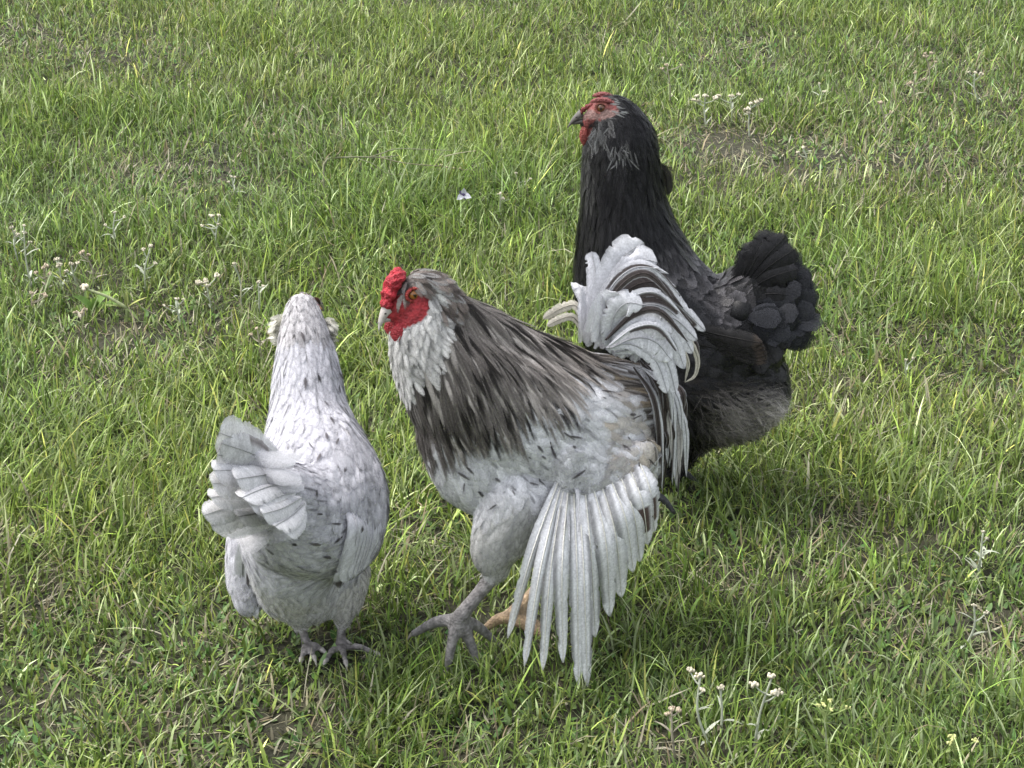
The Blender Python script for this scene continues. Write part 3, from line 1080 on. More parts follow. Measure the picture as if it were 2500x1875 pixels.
    for sg in (1, -1):
        L_ = B.loc(B.hit(1010, 720)[0])
        ps = B.W(L_[0], sg * L_[1], L_[2])
        eye(B, ps - B.l * sg * .002, .0060, (.26, .10, .02), sg)
        b = Buf()
        ring = [ps + B.h * .0085 * math.cos(a) + UP * .0075 * math.sin(a) + B.l * sg * .0005 for a in np.linspace(0, 2 * PI, 18)]
        V2, q2, t2 = tube(np.array(ring), .0022, 6, False); b.add(V2, q2, t2, (.30, .04, .035))
        B.add('eyelid', b, M_COMB)
        # wattle and lobe
        b = Buf(); pw = S(968, 806) + B.l * sg * .010
        b.add(V * np.array([.010, .006, .014]) * (1 + .3 * (vnoise(V, 3, 4) - .5))[:, None] + pw, t=F, c=(.30, .025, .034))
        B.add('wattle', b, M_COMB)

    # --- fanned wing (near side) : every flight feather a part of the wing
    wl = .115
    def Wp(u, v, lat=wl): return S(u, v, lat)
    out = B.l
    tips = [(1240, 1558), (1280, 1627), (1325, 1637), (1375, 1618), (1412, 1672), (1434, 1676), (1454, 1556), (1489, 1505), (1518, 1459), (1547, 1397), (1563, 1372), (1582, 1330), (1598, 1300)]
    bases = [(u_, v_ - 42) for u_, v_ in ((1378, 1215), (1383, 1222), (1390, 1225), (1399, 1228), (1410, 1228), (1422, 1226), (1436, 1222), (1452, 1216), (1470, 1208), (1491, 1198), (1513, 1186), (1536, 1172), (1560, 1155))]
    cov = Buf()
    wing = None
    feats = []
    for i, ((tu, tv), (bu, bv)) in enumerate(zip(tips, bases)):
        k = i / (len(tips) - 1)
        lb = .098 + .012 * (1 - abs(k - .5)); lt_ = .128 - .035 * k + .004 * (i % 2) + (.026 if 1 <= i <= 5 else 0)
        bow = 16 if i < 4 else (2 if i < 7 else -10)
        mid = Wp((tu * .45 + bu * .55) - bow, tv * .45 + bv * .55, (lb + lt_) / 2 + .010)
        tip = Wp(tu, tv, lt_)
        tip[2] = max(tip[2], .006)
        hp, hn = B.hit(bu, bv)
        pts = [Wp(bu, bv, lb) if hp is None else hp - out * .012, mid, tip]
        wpx = 38 if i < 3 else (48 if i < 6 else 62)
        r_ = np.random.default_rng(50 + i)
        dark_edge = r_.random() < .7
        def colf(t, c, r_=r_, i=i, de=dark_edge):
            w = np.array([.70, .70, .725]) * r_.uniform(.93, 1.05)
            if abs(c) > .6 and .15 < t < .9: w = w * (.42 if (c > 0) == de else .8)
            if i in (11, 12) and .55 < t < .85 and c > -.6: w = np.array([.10, .07, .065])
            if t < .12: w = w * .8
            return w
        prof = ([0, .12, .35, .6, .85, .96, 1], [.3, .6, .95, .9, .66, .42, .10])
        feats.append(big_feather(pts, B.rm(tip, wpx), out + np.array([0, 0, .25]) + .12 * B.h * (i % 3 - 1), colf, profile=prof, rows=22, seed=i, split=3, cup=.18, ragged=.03, shaft_col=(.66, .65, .60)))
    # wing coverts as a feather patch over the fan's root
    rows_ = []
    for r_i in range(4):
        m = 20
        for j in range(m):
            k = (j + .5 * (r_i % 2)) / m
            a = .08 + r_i * .155
            bu = np.interp(k, np.linspace(0, 1, 13), [b_[0] for b_ in bases]); bv = np.interp(k, np.linspace(0, 1, 13), [b_[1] for b_ in bases])
            tu = np.interp(k, np.linspace(0, 1, 13), [b_[0] for b_ in tips]); tv = np.interp(k, np.linspace(0, 1, 13), [b_[1] for b_ in tips])
            x0 = -.16 + r_i * .09
            rows_.append((bu + (tu - bu) * x0, bv + (tv - bv) * x0, bu + (tu - bu) * (x0 + .2), bv + (tv - bv) * (x0 + .2), .128 + .004 * (3 - r_i) - .022 * k, r_i))
    Pc, Dc, Cc, Lc = [], [], [], []
    for (u0, v0, u1, v1, lat, r_i) in rows_:
        a_ = Wp(u0, v0, lat); b_ = Wp(u1, v1, lat)
        hp, hn = B.hit(u0, v0)
        if hp is None: hp = np.array(B.bvh.find_nearest(a_)[0])
        a_ = hp + hn * .001 if hn is not None else hp
        Pc.append(a_ + rng.normal(0, .003, 3)); Dc.append(nrm(b_ - a_)); Lc.append((.036 + .010 * r_i) * rng.uniform(.8, 1.2))
    Pc = np.array(Pc); Dc = np.array(Dc); Lc = np.array(Lc); n = len(Pc)
    wc = np.array([[.55, .55, .57]]) * rnd(n, .85, 1.06)
    cu, cv = pix(Pc)
    tint = np.clip((cu - 1470) / 110, 0, 1)[:, None] * .55
    wc = wc * (1 - tint) + np.array([[.40, .34, .27]]) * tint
    ct = wc.copy(); k = rng.random(n) < .1; ct[k] *= .25
    Nn = nrm(np.tile(out, (n, 1)) + np.array([[0, 0, .15]]) + rng.normal(0, .08, (n, 3)))
    V, q, C = feathers(Pc, Nn, Dc, Lc, .018, wc * .95, wc, ct, .06, 0, 'soft', jit=.08, bvh=B.bvh)
    cov.add(V, q, c=C)
    wing = B.add('wing', cov, M_FEATHER, label='white wing lowered and fanned to the ground')
    for fb in feats:
        B.add('flight_feather', fb, M_FEATHER, wing)
    # alula feathers
    for i, (a_, b_) in enumerate((((1378, 1150), (1390, 1320)), ((1406, 1150), (1410, 1280)))):
        hp, hn = B.hit(*a_)
        hm, hn = B.hit((a_[0] * 2 + b_[0]) / 3, (a_[1] * 2 + b_[1]) / 3)
        fb = big_feather([Wp(*a_, .135) if hp is None else hp - out * .012, hm + out * .004 if hm is not None else Wp((a_[0] + b_[0]) / 2 + 3, (a_[1] + b_[1]) / 2, .125), Wp(*b_, .138)], B.rm(Wp(*a_), 30 if i == 0 else 24), out, lambda t, c: np.array([.64, .64, .67]) * (.6 if c > .9 else 1), tip='point', seed=80 + i)
        B.add('flight_feather', fb, M_FEATHER, wing)
    # far wing, folded against the body
    fw = Buf(); 
    fl = []
    for i in range(9):
        a_ = S(1360 + 10 * i, 1010 + 6 * i, -.10); b_ = S(1560 + 6 * i, 1120 - 8 * i + 60, -.085 - .003 * i)
        fl.append(big_feather([a_, (a_ + b_) / 2 - B.l * .012, b_], .022, -out, lambda t, c: np.array([.6, .6, .62]) * (.5 if c > .9 else 1), tip='round', seed=120 + i))
    n = 40
    Pf = np.array([S(1330 + 160 * rng.random(), 960 + 130 * rng.random(), -.108) for _ in range(n)])
    V, q, C = feathers(Pf, np.tile(-out, (n, 1)), np.tile(nrm(-B.h - .3 * UP), (n, 1)), .034, .018, np.full((n, 3), .55), np.full((n, 3), .57), np.full((n, 3), .5), .04)
    fw.add(V, q, c=C)
    wing2 = B.add('wing', fw, M_FEATHER)
    for fb in fl: B.add('flight_feather', fb, M_FEATHER, wing2)

    # --- tail: sickles and broad white feathers, all single
    tb = Buf()
    tail_root = [(1440, 830), (1500, 850), (1560, 880)]
    Pt, Dt, Lt, Wt, Ct = [], [], [], [], []
    tr_ = np.random.default_rng(4)
    for i in range(130):
        k = tr_.random() * .6
        lat = tr_.uniform(-.05, .06)
        u0 = 1425 + 215 * k + tr_.normal(0, 8); v0 = 838 + 70 * k + tr_.normal(0, 10) - 60 * tr_.random() * (1 - k)
        a_ = S(u0, v0, lat)
        ang = math.radians(78 - 80 * k + tr_.normal(0, 12))
        d_ = -B.h * math.cos(ang) + UP * math.sin(ang) + B.l * lat * 3
        Pt.append(a_); Dt.append(nrm(d_)); Lt.append(tr_.uniform(.03, .055)); Wt.append(tr_.uniform(.010, .018))
    Pt = np.array(Pt); Dt = np.array(Dt); n = len(Pt)
    Nt = nrm(np.tile(out, (n, 1)) * np.sign(B.loc(Pt)[:, 1:2] + .012) - B.h * .25 + rng.normal(0, .12, (n, 3)))
    wc = np.array([[.55, .55, .585]]) * rnd(n, .85, 1.08)
    V, q, C = feathers(Pt, Nt, Dt, np.array(Lt), np.array(Wt), wc, wc, wc * rnd(n, .9, 1.05), .03, -.15, 'soft', sink=0, jit=.15)
    tb.add(V, q, c=C)
    tail = B.add('tail', tb, M_FEATHER)
    wcol = np.array([.60, .60, .63]); dcol = np.array([.055, .045, .043])
    def TC(kind, sd):
        r_ = np.random.default_rng(sd)
        ph = r_.uniform(0, 6)
        def f(t, c):
            if kind == 'white': return wcol * r_.uniform(.94, 1.04) * (.85 if t < .15 else 1)
            if kind == 'edge':   # dark band along one vane
                return dcol * 1.2 if (c > .3 and .25 < t < .93) else wcol * r_.uniform(.9, 1.02)
            if kind == 'edge2':
                return dcol * 1.2 if (c < -.3 and .3 < t < .95) else wcol * r_.uniform(.9, 1.02)
            if kind == 'dark':
                return dcol * r_.uniform(.8, 1.6) if abs(c) < .8 else wcol * .75
            if kind == 'cream': return np.array([.52, .49, .42]) * r_.uniform(.9, 1.05)
            if kind == 'grey': return np.array([.40, .38, .37]) * (1 + .25 * math.sin(9 * t + ph)) 
            return wcol
        return f
    TF = [  # control pixels, lateral (root->tip), width px, kind, tip
        ([(1450, 815), (1478, 715), (1525, 625), (1572, 592)], (.0, .01), 92, 'white', 'round'),
        ([(1460, 820), (1500, 720), (1562, 640), (1605, 640)], (.01, .025), 80, 'white', 'round'),
        ([(1445, 800), (1450, 720), (1452, 660), (1444, 614)], (-.02, -.05), 44, 'white', 'blunt'),
        ([(1440, 800), (1432, 740), (1415, 700), (1405, 690)], (-.025, -.06), 40, 'white', 'blunt'),
        ([(1430, 815), (1410, 750), (1375, 750), (1326, 778)], (-.03, -.05), 26, 'cream', 'round'),
        ([(1430, 820), (1400, 775), (1365, 780), (1335, 796)], (-.03, -.03), 22, 'cream', 'round'),
        ([(1455, 810), (1500, 700), (1570, 650), (1655, 712)], (.015, .04), 34, 'edge', 'point'),
        ([(1460, 805), (1520, 690), (1590, 655), (1662, 722)], (.02, .045), 26, 'edge2', 'point'),
        ([(1465, 815), (1525, 715), (1600, 690), (1668, 752)], (.025, .05), 36, 'dark', 'point'),
        ([(1460, 805), (1500, 690), (1560, 645), (1632, 668)], (.02, .04), 32, 'edge', 'point'),
        ([(1475, 825), (1540, 735), (1620, 710), (1690, 790)], (.025, .05), 44, 'white', 'round'),
        ([(1480, 830), (1550, 735), (1640, 735), (1722, 808)], (.03, .052), 34, 'edge', 'round'),
        ([(1480, 835), (1545, 755), (1620, 750), (1700, 822)], (.035, .055), 40, 'edge2', 'point'),
        ([(1490, 845), (1560, 775), (1640, 775), (1702, 830)], (.04, .058), 40, 'white', 'round'),
        ([(1500, 850), (1580, 790), (1650, 800), (1692, 862)], (.045, .06), 44, 'white', 'round'),
        ([(1500, 855), (1590, 805), (1640, 825), (1672, 900)], (.05, .065), 44, 'white', 'round'),
        ([(1600, 830), (1668, 815), (1702, 870), (1698, 915), (1672, 934)], (.04, .05), 18, 'cream', 'point'),
        ([(1590, 830), (1660, 800), (1700, 840), (1706, 900)], (.03, .045), 16, 'dark', 'point'),
        ([(1605, 850), (1655, 845), (1680, 885), (1672, 934)], (.045, .05), 14, 'cream', 'point'),
        ([(1500, 860), (1570, 850), (1625, 880), (1650, 960)], (.06, .075), 44, 'white', 'round'),
        ([(1480, 850), (1540, 840), (1600, 880), (1630, 960)], (.06, .08), 40, 'white', 'round'),
        ([(1480, 845), (1500, 770), (1530, 740), (1570, 745)], (.05, .065), 70, 'white', 'round'),
        ([(1495, 850), (1540, 800), (1590, 790), (1640, 815)], (.055, .07), 72, 'white', 'round'),
        ([(1490, 850), (1550, 825), (1600, 835), (1640, 880)], (.062, .075), 70, 'white', 'round'),
        ([(1450, 820), (1460, 770), (1480, 740), (1510, 715)], (.03, .055), 60, 'white', 'round'),
        ([(1445, 820), (1440, 775), (1430, 745), (1415, 735)], (.0, -.02), 56, 'white', 'round'),
        ([(1462, 800), (1512, 700), (1580, 668), (1648, 735)], (.045, .06), 24, 'dark', 'point'),
        ([(1468, 815), (1530, 735), (1600, 715), (1672, 775)], (.05, .066), 26, 'edge', 'point'),
        ([(1478, 830), (1545, 770), (1610, 760), (1680, 835)], (.055, .07), 22, 'dark', 'point'),
        ([(1458, 800), (1490, 705), (1545, 655), (1610, 655)], (.035, .05), 22, 'edge2', 'point'),
        ([(1485, 845), (1550, 800), (1610, 800), (1662, 870)], (.066, .078), 22, 'edge', 'point'),
        # mirror sickles of the far side
        ([(1460, 810), (1510, 705), (1580, 660), (1650, 700)], (-.02, -.05), 36, 'edge', 'point'),
        ([(1475, 825), (1545, 735), (1620, 715), (1680, 780)], (-.03, -.055), 40, 'white', 'round'),
        ([(1485, 835), (1560, 760), (1630, 750), (1690, 820)], (-.04, -.055), 40, 'dark', 'round'),
    ]
    for i, (px_, (l0, l1), wpx, kind, tip) in enumerate(TF):
        m = len(px_)
        pts = [S(u_, v_, l0 + (l1 - l0) * j / (m - 1)) for j, (u_, v_) in enumerate(px_)]
        sg = 1 if (l0 + l1) >= 0 else -1
        nh = out * (1 if sg > 0 else .8) + UP * .35 - B.h * .1
        fb = big_feather(pts, B.rm(pts[-1], wpx), nh, TC(kind, 300 + i), tip=tip, rows=28, seed=300 + i, split=5, ragged=.028, cup=.22)
        B.add('tail_feather', fb, M_FEATHER, tail)
    # long saddle hackles falling over the flank, single
    r_ = np.random.default_rng(9)
    SH = []
    for i in range(64):
        u0 = 1440 + 150 * r_.random(); v0 = 832 + (u0 - 1440) * .42 + r_.normal(0, 9)
        ang = math.radians(28 + 30 * r_.random() + (u0 - 1440) / 150 * 18)
        ln = r_.uniform(110, 190)
        u2 = u0 + ln * math.cos(ang) * .85; v2 = v0 + ln * math.sin(ang) * 1.15
        if i % 5 == 0:                              # the longest, hanging over the flank
            u0 = 1590 + 50 * r_.random(); v0 = 960 + 70 * r_.random(); u2 = u0 + r_.uniform(0, 35); v2 = 1120 + 110 * r_.random()
        um = u0 * .5 + u2 * .5 + 14; vm = v0 * .5 + v2 * .5 - 12
        SH.append(((u0, v0), (um, vm), (u2, v2)))
    for i, (a_, m_, e_) in enumerate(SH):
        lat = r_.uniform(.055, .088)
        hs_ = [B.hit(*x_)[0] for x_ in (a_, m_, e_)]
        o_ = .004 + .008 * r_.random()
        if hs_[0] is None: continue
        pts = [hs_[0] - out * .004]
        for j_ in (1, 2):
            pts.append(hs_[j_] + out * o_ if hs_[j_] is not None else S(*(m_ if j_ == 1 else e_), B.loc(pts[0])[1] - .01 * j_))
        kk = r_.random()
        kind = 'dark' if (kk < .36 or i % 5 == 0 and kk < .7) else ('grey' if kk < .46 else ('cream' if kk < .6 else ('edge' if kk < .8 else 'white')))
        fb = big_feather(pts, B.rm(pts[0], r_.uniform(10, 19)), out + .2 * UP - .3 * B.h, TC(kind, 500 + i), tip='point', rows=12, seed=500 + i, split=1, shaft=.0007)
        B.add('saddle_feather', fb, M_FEATHER)
    for i in range(38):
        k = r_.random()
        u0 = 1545 + 95 * k; v0 = 880 + 60 * k + r_.normal(0, 12)
        u2 = 1598 + 72 * k + r_.normal(0, 10); v2 = 1010 + 190 * r_.random() + 30 * (1 - k)
        lat = .055 - .03 * k + r_.normal(0, .006)
        pts = [S(u0, v0, lat - .015), S(u0 * .55 + u2 * .45 + 24, v0 * .6 + v2 * .4 - 8, lat + .008), S(u2, v2, lat)]
        kk = r_.random()
        kind = 'dark' if kk < .34 else ('edge' if kk < .58 else ('white' if kk < .82 else 'grey'))
        fb = big_feather(pts, B.rm(pts[0], r_.uniform(14, 26)), out + .2 * UP - .25 * B.h, TC(kind, 600 + i), tip='point', rows=12, seed=600 + i, split=2, shaft=.0007)
        B.add('saddle_feather', fb, M_FEATHER)
    build_claws(B, (.30, .27, .25))
    return B


build_rooster()


def plumage(B, P, N, d, s, L, W, cc, ce, ct, lift, name, shape, mat, jit=.15, follow=None, parent=None, sink=-.0012, cup=.10, **kw):
    V, q, C = feathers(P, N, d, L, W, cc, ce, ct, lift, 0, shape, jit=jit, bvh=B.bvh, follow=follow, sink=sink, cup=cup, **kw)
    b = Buf(); b.add(V, q, c=C)
    return B.add(name, b, mat, parent, kind='stuff')


def leg_dist(B, P):
    return np.min(np.stack([np.linalg.norm(P[:, None] - C[None, ::3], axis=2).min(1) for C, R in B.skin]), 0)


def side_surface(B, p, sg):
    """body vertex sideways of a point of the middle plane"""
    L_ = B.loc(p); LV = B.loc(B.V)
    return B.V[np.argmin(np.abs(LV[:, 0] - L_[0]) + np.abs(LV[:, 2] - L_[2]) - sg * LV[:, 1] * .6)]


# ------------------------------------------------------------------ WHITE HEN (seen from behind)
def build_white_hen():
    B = Bird('hen', 'white black-flecked hen seen from behind, standing in front with her tail to the left', 'hen', (782, 1592), 64)
    A = B.A
    def nd(u, v, r, f):
        p = A(u, v, f); return (p, B.rm(p, r))
    # head -> neck -> back -> tail root
    B.add_chain([nd(738, 750, 36, .142), nd(738, 768, 46, .135), nd(741, 805, 58, .126), nd(745, 860, 74, .118), nd(750, 930, 88, .105), nd(754, 1010, 100, .088), nd(762, 1090, 126, .065),
                 nd(778, 1180, 160, .03), nd(765, 1250, 168, -.01), nd(725, 1270, 140, -.06), nd(685, 1230, 96, -.10), nd(650, 1200, 60, -.13)], 0, 1, lat=.95, dens=18)
    # shoulders and flanks (wings folded): right side bulges to the right of the picture
    B.add_chain([nd(850, 1130, 72, .05), nd(865, 1210, 88, .03), nd(858, 1300, 84, .0), nd(838, 1370, 46, -.03)], .5, .8, lat=.9)
    B.add_chain([nd(655, 1180, 60, .03), nd(620, 1290, 66, -.0), nd(600, 1400, 48, -.02), nd(608, 1465, 36, -.03)], .5, .8, lat=.9)
    # fluffy rear and belly
    B.add_chain([nd(745, 1300, 150, .02), nd(735, 1390, 124, .0), nd(742, 1430, 96, .01)], .8, 1.05, lat=1.0)
    B.add_chain([nd(705, 1270, 122, -.055), nd(712, 1340, 118, -.045), nd(724, 1400, 104, -.02)], .9, 1.06, lat=1.0)
    for hu, hv, ku, kv, f in ((700, 1390, 722, 1490, .0), (835, 1400, 836, 1488, .02)):
        B.add_chain([nd(hu, hv, 72, f), nd((hu + ku) / 2, (hv + kv) / 2 + 5, 56, f), nd(ku, kv - 10, 38, f), nd(ku + 2, kv + 15, 22, f)], 1.2, 1.4, lat=.9)
    g = lambda u, v: ground(u, v, .010)
    for (hu, hv), (au, av), f, toes in (((731, 1505), (750, 1582), -.0, [(735, 1612), (768, 1608), (742, 1592), (790, 1590)]),
                                        ((836, 1500), (830, 1582), .02, [(925, 1598), (795, 1615), (845, 1620), (850, 1570)])):
        foot(B, A(hu, hv, f), A(au, av, f), [g(*t) for t in toes], .0060, toe_r=.0042)
    B.build_body()
    def nonleg(P, N, s):
        u, v = pix(P)
        return ~((leg_dist(B, P) < .011) & (v > 1500))
    def skincol(P, N, s):
        u, v = pix(P)
        leg = (leg_dist(B, P) < .010) & (v > 1492)
        c = np.tile(np.array([[.44, .43, .44]]), (len(P), 1))
        L = B.loc(P)
        face = (L[:, 0] > B.loc(A(738, 760, .135))[0] + .012) & (s < .08)
        c[face] = (.35, .08, .07)
        lc = np.array([[.20, .185, .18]]) * (.6 + .8 * vnoise(P, 170, 19))[:, None]
        return np.where(leg[:, None], lc, c)
    B.finish_body(skincol, M_SKIN)
    def spacing(P, s):
        return np.where(s < .1, .0038, np.where(s < .45, .0046, np.where(s > .95, .0050, .0056)))
    P, N, s, d = B.scatter(spacing, lambda P, N, s: nonleg(P, N, s) & ~((B.loc(P)[:, 0] > B.loc(A(738, 760, .135))[0] + .02) & (s < .08)), 90000)
    n = len(P)
    u, v = pix(P)
    d = nrm(d + UP * -.25 * (s > .45)[:, None])
    L = np.interp(s, [0, .1, .3, .6, .9, 1.0, 1.4], [.012, .017, .028, .030, .032, .026, .022]) * rng.uniform(.8, 1.25, n)
    W = np.interp(s, [0, .1, .3, .6, .9, 1.0, 1.4], [.006, .007, .0085, .0115, .0125, .0095, .009]) * rng.uniform(.85, 1.2, n)
    w = np.array([[.56, .556, .60]]) * rnd(n, .84, 1.06)
    warm = np.clip((s - .9) / .15, 0, 1)[:, None]
    w = w * (1 - warm) + np.array([[.52, .505, .495]]) * rnd(n, .88, 1.06) * warm
    hd = (s < .12)
    w[hd] = (np.array([[.50, .485, .50]]) * rnd(n, .7, 1.15))[hd]
    cc, ce, ct = w.copy(), w.copy(), w.copy()
    x = rng.random(n)
    nk = (s > .1) & (s < .45)
    k = (nk & (x < .05)) | ((s >= .45) & (s < .95) & (x < .05)) | (hd & (x < .10))
    W = np.where(k, W * .42, W)
    ct[k] = .035; cc[k] *= .25
    k = (x > .84) & (s < .95); ct[k] *= .78; cc[k] *= .9
    lift = np.where(s > .95, .15, .085) * rng.uniform(.6, 1.4, n)
    fl = (s > .95)
    plumage(B, P[~fl], N[~fl], d[~fl], s[~fl], L[~fl], W[~fl], cc[~fl], ce[~fl], ct[~fl], lift[~fl], 'plumage', 'soft', M_FEATHER)
    plumage(B, P[fl], N[fl], d[fl], s[fl], L[fl], W[fl], cc[fl], ce[fl], ct[fl], lift[fl], 'fluff', 'fluff', M_FEATHER, jit=.4)
    fm = (s > .06) & (s < .95)
    flecks(B, P[fm], N[fm], d[fm], .026)
    # cheek muffs
    for sg, (u0, v0) in ((1, (683, 800)), (-1, (800, 808))):
        m = 240
        c0 = A(u0, v0, .15)
        Pm = c0 + np.clip(rng.normal(0, .005, (m, 3)), -.009, .009) * np.array([1, 1, 1.6])
        dirm = nrm(np.tile(B.l * sg * 1.0 - UP * .55 - B.h * .1, (m, 1)) + rng.normal(0, .35, (m, 3)))
        Nm = nrm(np.cross(dirm, rng.normal(0, 1, (m, 3))))
        wc = np.array([[.60, .585, .52]]) * rnd(m, .8, 1.1)
        V, q, C = feathers(Pm - B.l * sg * .006, Nm, dirm, .013 * rng.uniform(.7, 1.3, m), .0085, wc, wc, wc, 0, -.1, 'fluff', jit=.2)
        b = Buf(); b.add(V, q, c=C); B.add('cheek_muff', b, M_FEATHER)
    # beak, comb, eyes look away from the camera
    hc = A(738, 765, .135)
    base = hc + B.h * .030 - UP * .002
    beak(B, base, base + B.h * .022 - UP * .008, .011, (.25, .23, .2))
    b = Buf()
    for i in range(5):
        b.add(ICO2[0] * np.array([.006, .006, .005]) + hc + B.h * (.008 + .006 * i) + UP * (.008 - .003 * i), t=ICO2[1], c=(.35, .04, .04))
    B.add('comb', b, M_COMB)
    for sg in (1, -1):
        p = side_surface(B, hc + B.h * .016 + UP * .002, sg)
        eye(B, p - B.l * sg * .002, .0055, (.35, .14, .03), sg)
    # --- wings: folded, each flight feather a part
    out = -B.l            # right side
    def wingset(name_label, sg, prim, cover_px):
        cb = Buf()
        Pm, Dm, Nm = [], [], []
        for (a_, b_, f) in cover_px:
            p, nn = B.hit(*a_); q_, _n = B.hit(*b_)
            if p is None or q_ is None: continue
            Pm.append(p); Dm.append(nrm(q_ - p)); Nm.append(nn)
        Pm, Dm, Nm = np.array(Pm), np.array(Dm), np.array(Nm)
        ok = np.linalg.norm(Pm - np.median(Pm, axis=0), axis=1) < .075
        Pm, Dm, Nm = Pm[ok], Dm[ok], Nm[ok]
        m = len(Pm)
        wc = np.array([[.60, .598, .64]]) * rnd(m, .93, 1.04)
        ctx = wc.copy(); kk = rng.random(m) < .16; ctx[kk] = .05
        V, q, C = feathers(np.array(Pm), np.array(Nm), np.array(Dm), .040, .018, wc, wc, ctx, .10, 0, 'soft', bvh=B.bvh)
        cb.add(V, q, c=C)
        wg = B.add('wing', cb, M_FEATHER)
        for i, (pts, wpx, dark) in enumerate(prim):
            P3 = []
            for (uu, vv, f) in pts:
                near, no = B.hit(uu, vv)
                P3.append(near + no * ((.003 + .0012 * i) if P3 else -.006) if near is not None else A(uu, vv, f))
            nh = np.array(B.bvh.find_nearest(P3[1])[1])
            r_ = np.random.default_rng(700 + i)
            def cf(t, c, dark=dark, r_=r_):
                w_ = np.array([.56, .558, .60]) * r_.uniform(.96, 1.02)
                if dark and ((c < -.6 and t > .3) or t > .9): w_ = np.array([.06, .05, .05])
                return w_
            fb = big_feather(P3, B.rm(P3[0], wpx), nh, cf, tip='round', rows=16, seed=720 + i, split=2, ragged=.03, cup=.15)
            B.add('flight_feather', fb, M_FEATHER, wg)
    pr = []
    for i in range(8):
        k = i / 7
        pr.append(([(925 - 70 * k, 1200 + 20 * k, .03), (922 - 70 * k, 1300 - 4 * k, .01), (892 - 58 * k, 1378 + 34 * k, -.01)], 46 if i < 6 else 84, i in (0, 7)))
    cvp = [((rng.uniform(800, 945), rng.uniform(1090, 1250), .04), None) for _ in range(90)]
    cvp = [((a[0], a[1]), (a[0] - 4, a[1] + 50), .04) for a, _ in cvp]
    wingset('r', -1, pr, cvp)
    pr = []
    for i in range(6):
        k = i / 5
        pr.append(([(566 + 40 * k, 1290, -.005), (575 + 32 * k, 1390, -.02), (596 + 24 * k, 1492 + 14 * math.sin(k * 3), -.03)], 46, i in (1, 4)))
    cvp = [((rng.uniform(580, 620), rng.uniform(1320, 1400)), (0, 0), -.0) for _ in range(70)]
    cvp = [(a, (a[0] + 3, a[1] + 50), f) for a, _, f in cvp]
    wingset('l', 1, pr, cvp)
    # --- tail: tent of broad feathers pointing back and to the left
    tb = Buf()
    m = 60
    Pm, Dm = [], []
    r_ = np.random.default_rng(21)
    for i in range(m):
        k = r_.random()
        Pm.append(A(640 + 110 * r_.random(), 1110 + 190 * k, -.115 - .03 * r_.random()))
        e = A(560 + 40 * r_.random(), 1085 + 190 * k, -.20)
        Dm.append(nrm(e - Pm[-1]))
    Pm = np.array(Pm); Dm = np.array(Dm)
    Nm = nrm(np.tile(UP * .7 - B.l * .7 - B.h * .2, (m, 1)) + rng.normal(0, .15, (m, 3)))
    wc = np.array([[.55, .545, .57]]) * rnd(m, .88, 1.05)
    V, q, C = feathers(Pm, Nm, Dm, .045, .019, wc, wc, wc * .97, .0, -.1, 'round', sink=0)
    tb.add(V, q, c=C)
    tail = B.add('tail', tb, M_FEATHER)
    TF = [  # root (u,v,f), mid, tip, width px, colour kind
        ((690, 1130, -.11), (610, 1085, -.16), (534, 1056, -.22), 84, 0), ((690, 1140, -.11), (610, 1105, -.17), (540, 1082, -.215), 70, 1),
        ((685, 1150, -.12), (600, 1125, -.17), (530, 1110, -.22), 62, 2), ((690, 1170, -.12), (600, 1150, -.18), (520, 1148, -.235), 66, 0),
        ((690, 1190, -.12), (600, 1180, -.18), (516, 1180, -.24), 66, 0), ((690, 1200, -.12), (600, 1205, -.18), (512, 1215, -.24), 62, 0),
        ((690, 1215, -.12), (590, 1230, -.18), (496, 1258, -.24), 60, 0), ((690, 1225, -.12), (600, 1250, -.18), (515, 1285, -.235), 56, 2),
        ((700, 1180, -.13), (650, 1190, -.18), (590, 1215, -.235), 60, 0), ((720, 1200, -.13), (670, 1215, -.18), (610, 1235, -.23), 58, 0),
        ((735, 1215, -.13), (690, 1240, -.18), (640, 1255, -.225), 56, 1), ((742, 1230, -.13), (710, 1260, -.17), (670, 1285, -.215), 52, 0),
        ((745, 1245, -.13), (725, 1275, -.16), (695, 1300, -.20), 46, 0), ((690, 1150, -.13), (640, 1160, -.17), (575, 1170, -.23), 60, 0),
        ((700, 1240, -.11), (620, 1275, -.17), (530, 1298, -.21), 44, 0), ((690, 1230, -.10), (640, 1250, -.16), (580, 1262, -.22), 50, 2),
    ]
    for i, (a_, m_, e_, wpx, kind) in enumerate(TF):
        pts = [A(*a_), A(*m_), A(*e_)]
        rr = np.random.default_rng(800 + i)
        k = i / len(TF)
        nh = (UP * .3 - B.l * .75 - B.h * .6 + rr.normal(0, .05, 3)) if i < 3 else UP * .72 - B.l * (.62 + .25 * math.sin(i * 2.1)) - B.h * .2 + rr.normal(0, .08, 3)
        def cf(t, c, kind=kind, rr=rr):
            w_ = np.array([.62, .615, .63]) * rr.uniform(.95, 1.03)
            if kind == 1 and c > .5 and .25 < t < .6: w_ = np.array([.24, .22, .22])
            if kind == 2: w_ = w_ * (.5 if t < .6 else .85)
            return w_
        fb = big_feather(pts, B.rm(pts[2], wpx * 1.28), nh, cf, tip='round', rows=22, seed=820 + i, split=2, ragged=.03, cup=.3)
        B.add('tail_feather', fb, M_FEATHER, tail)
    build_claws(B, (.32, .30, .28))


build_white_hen()


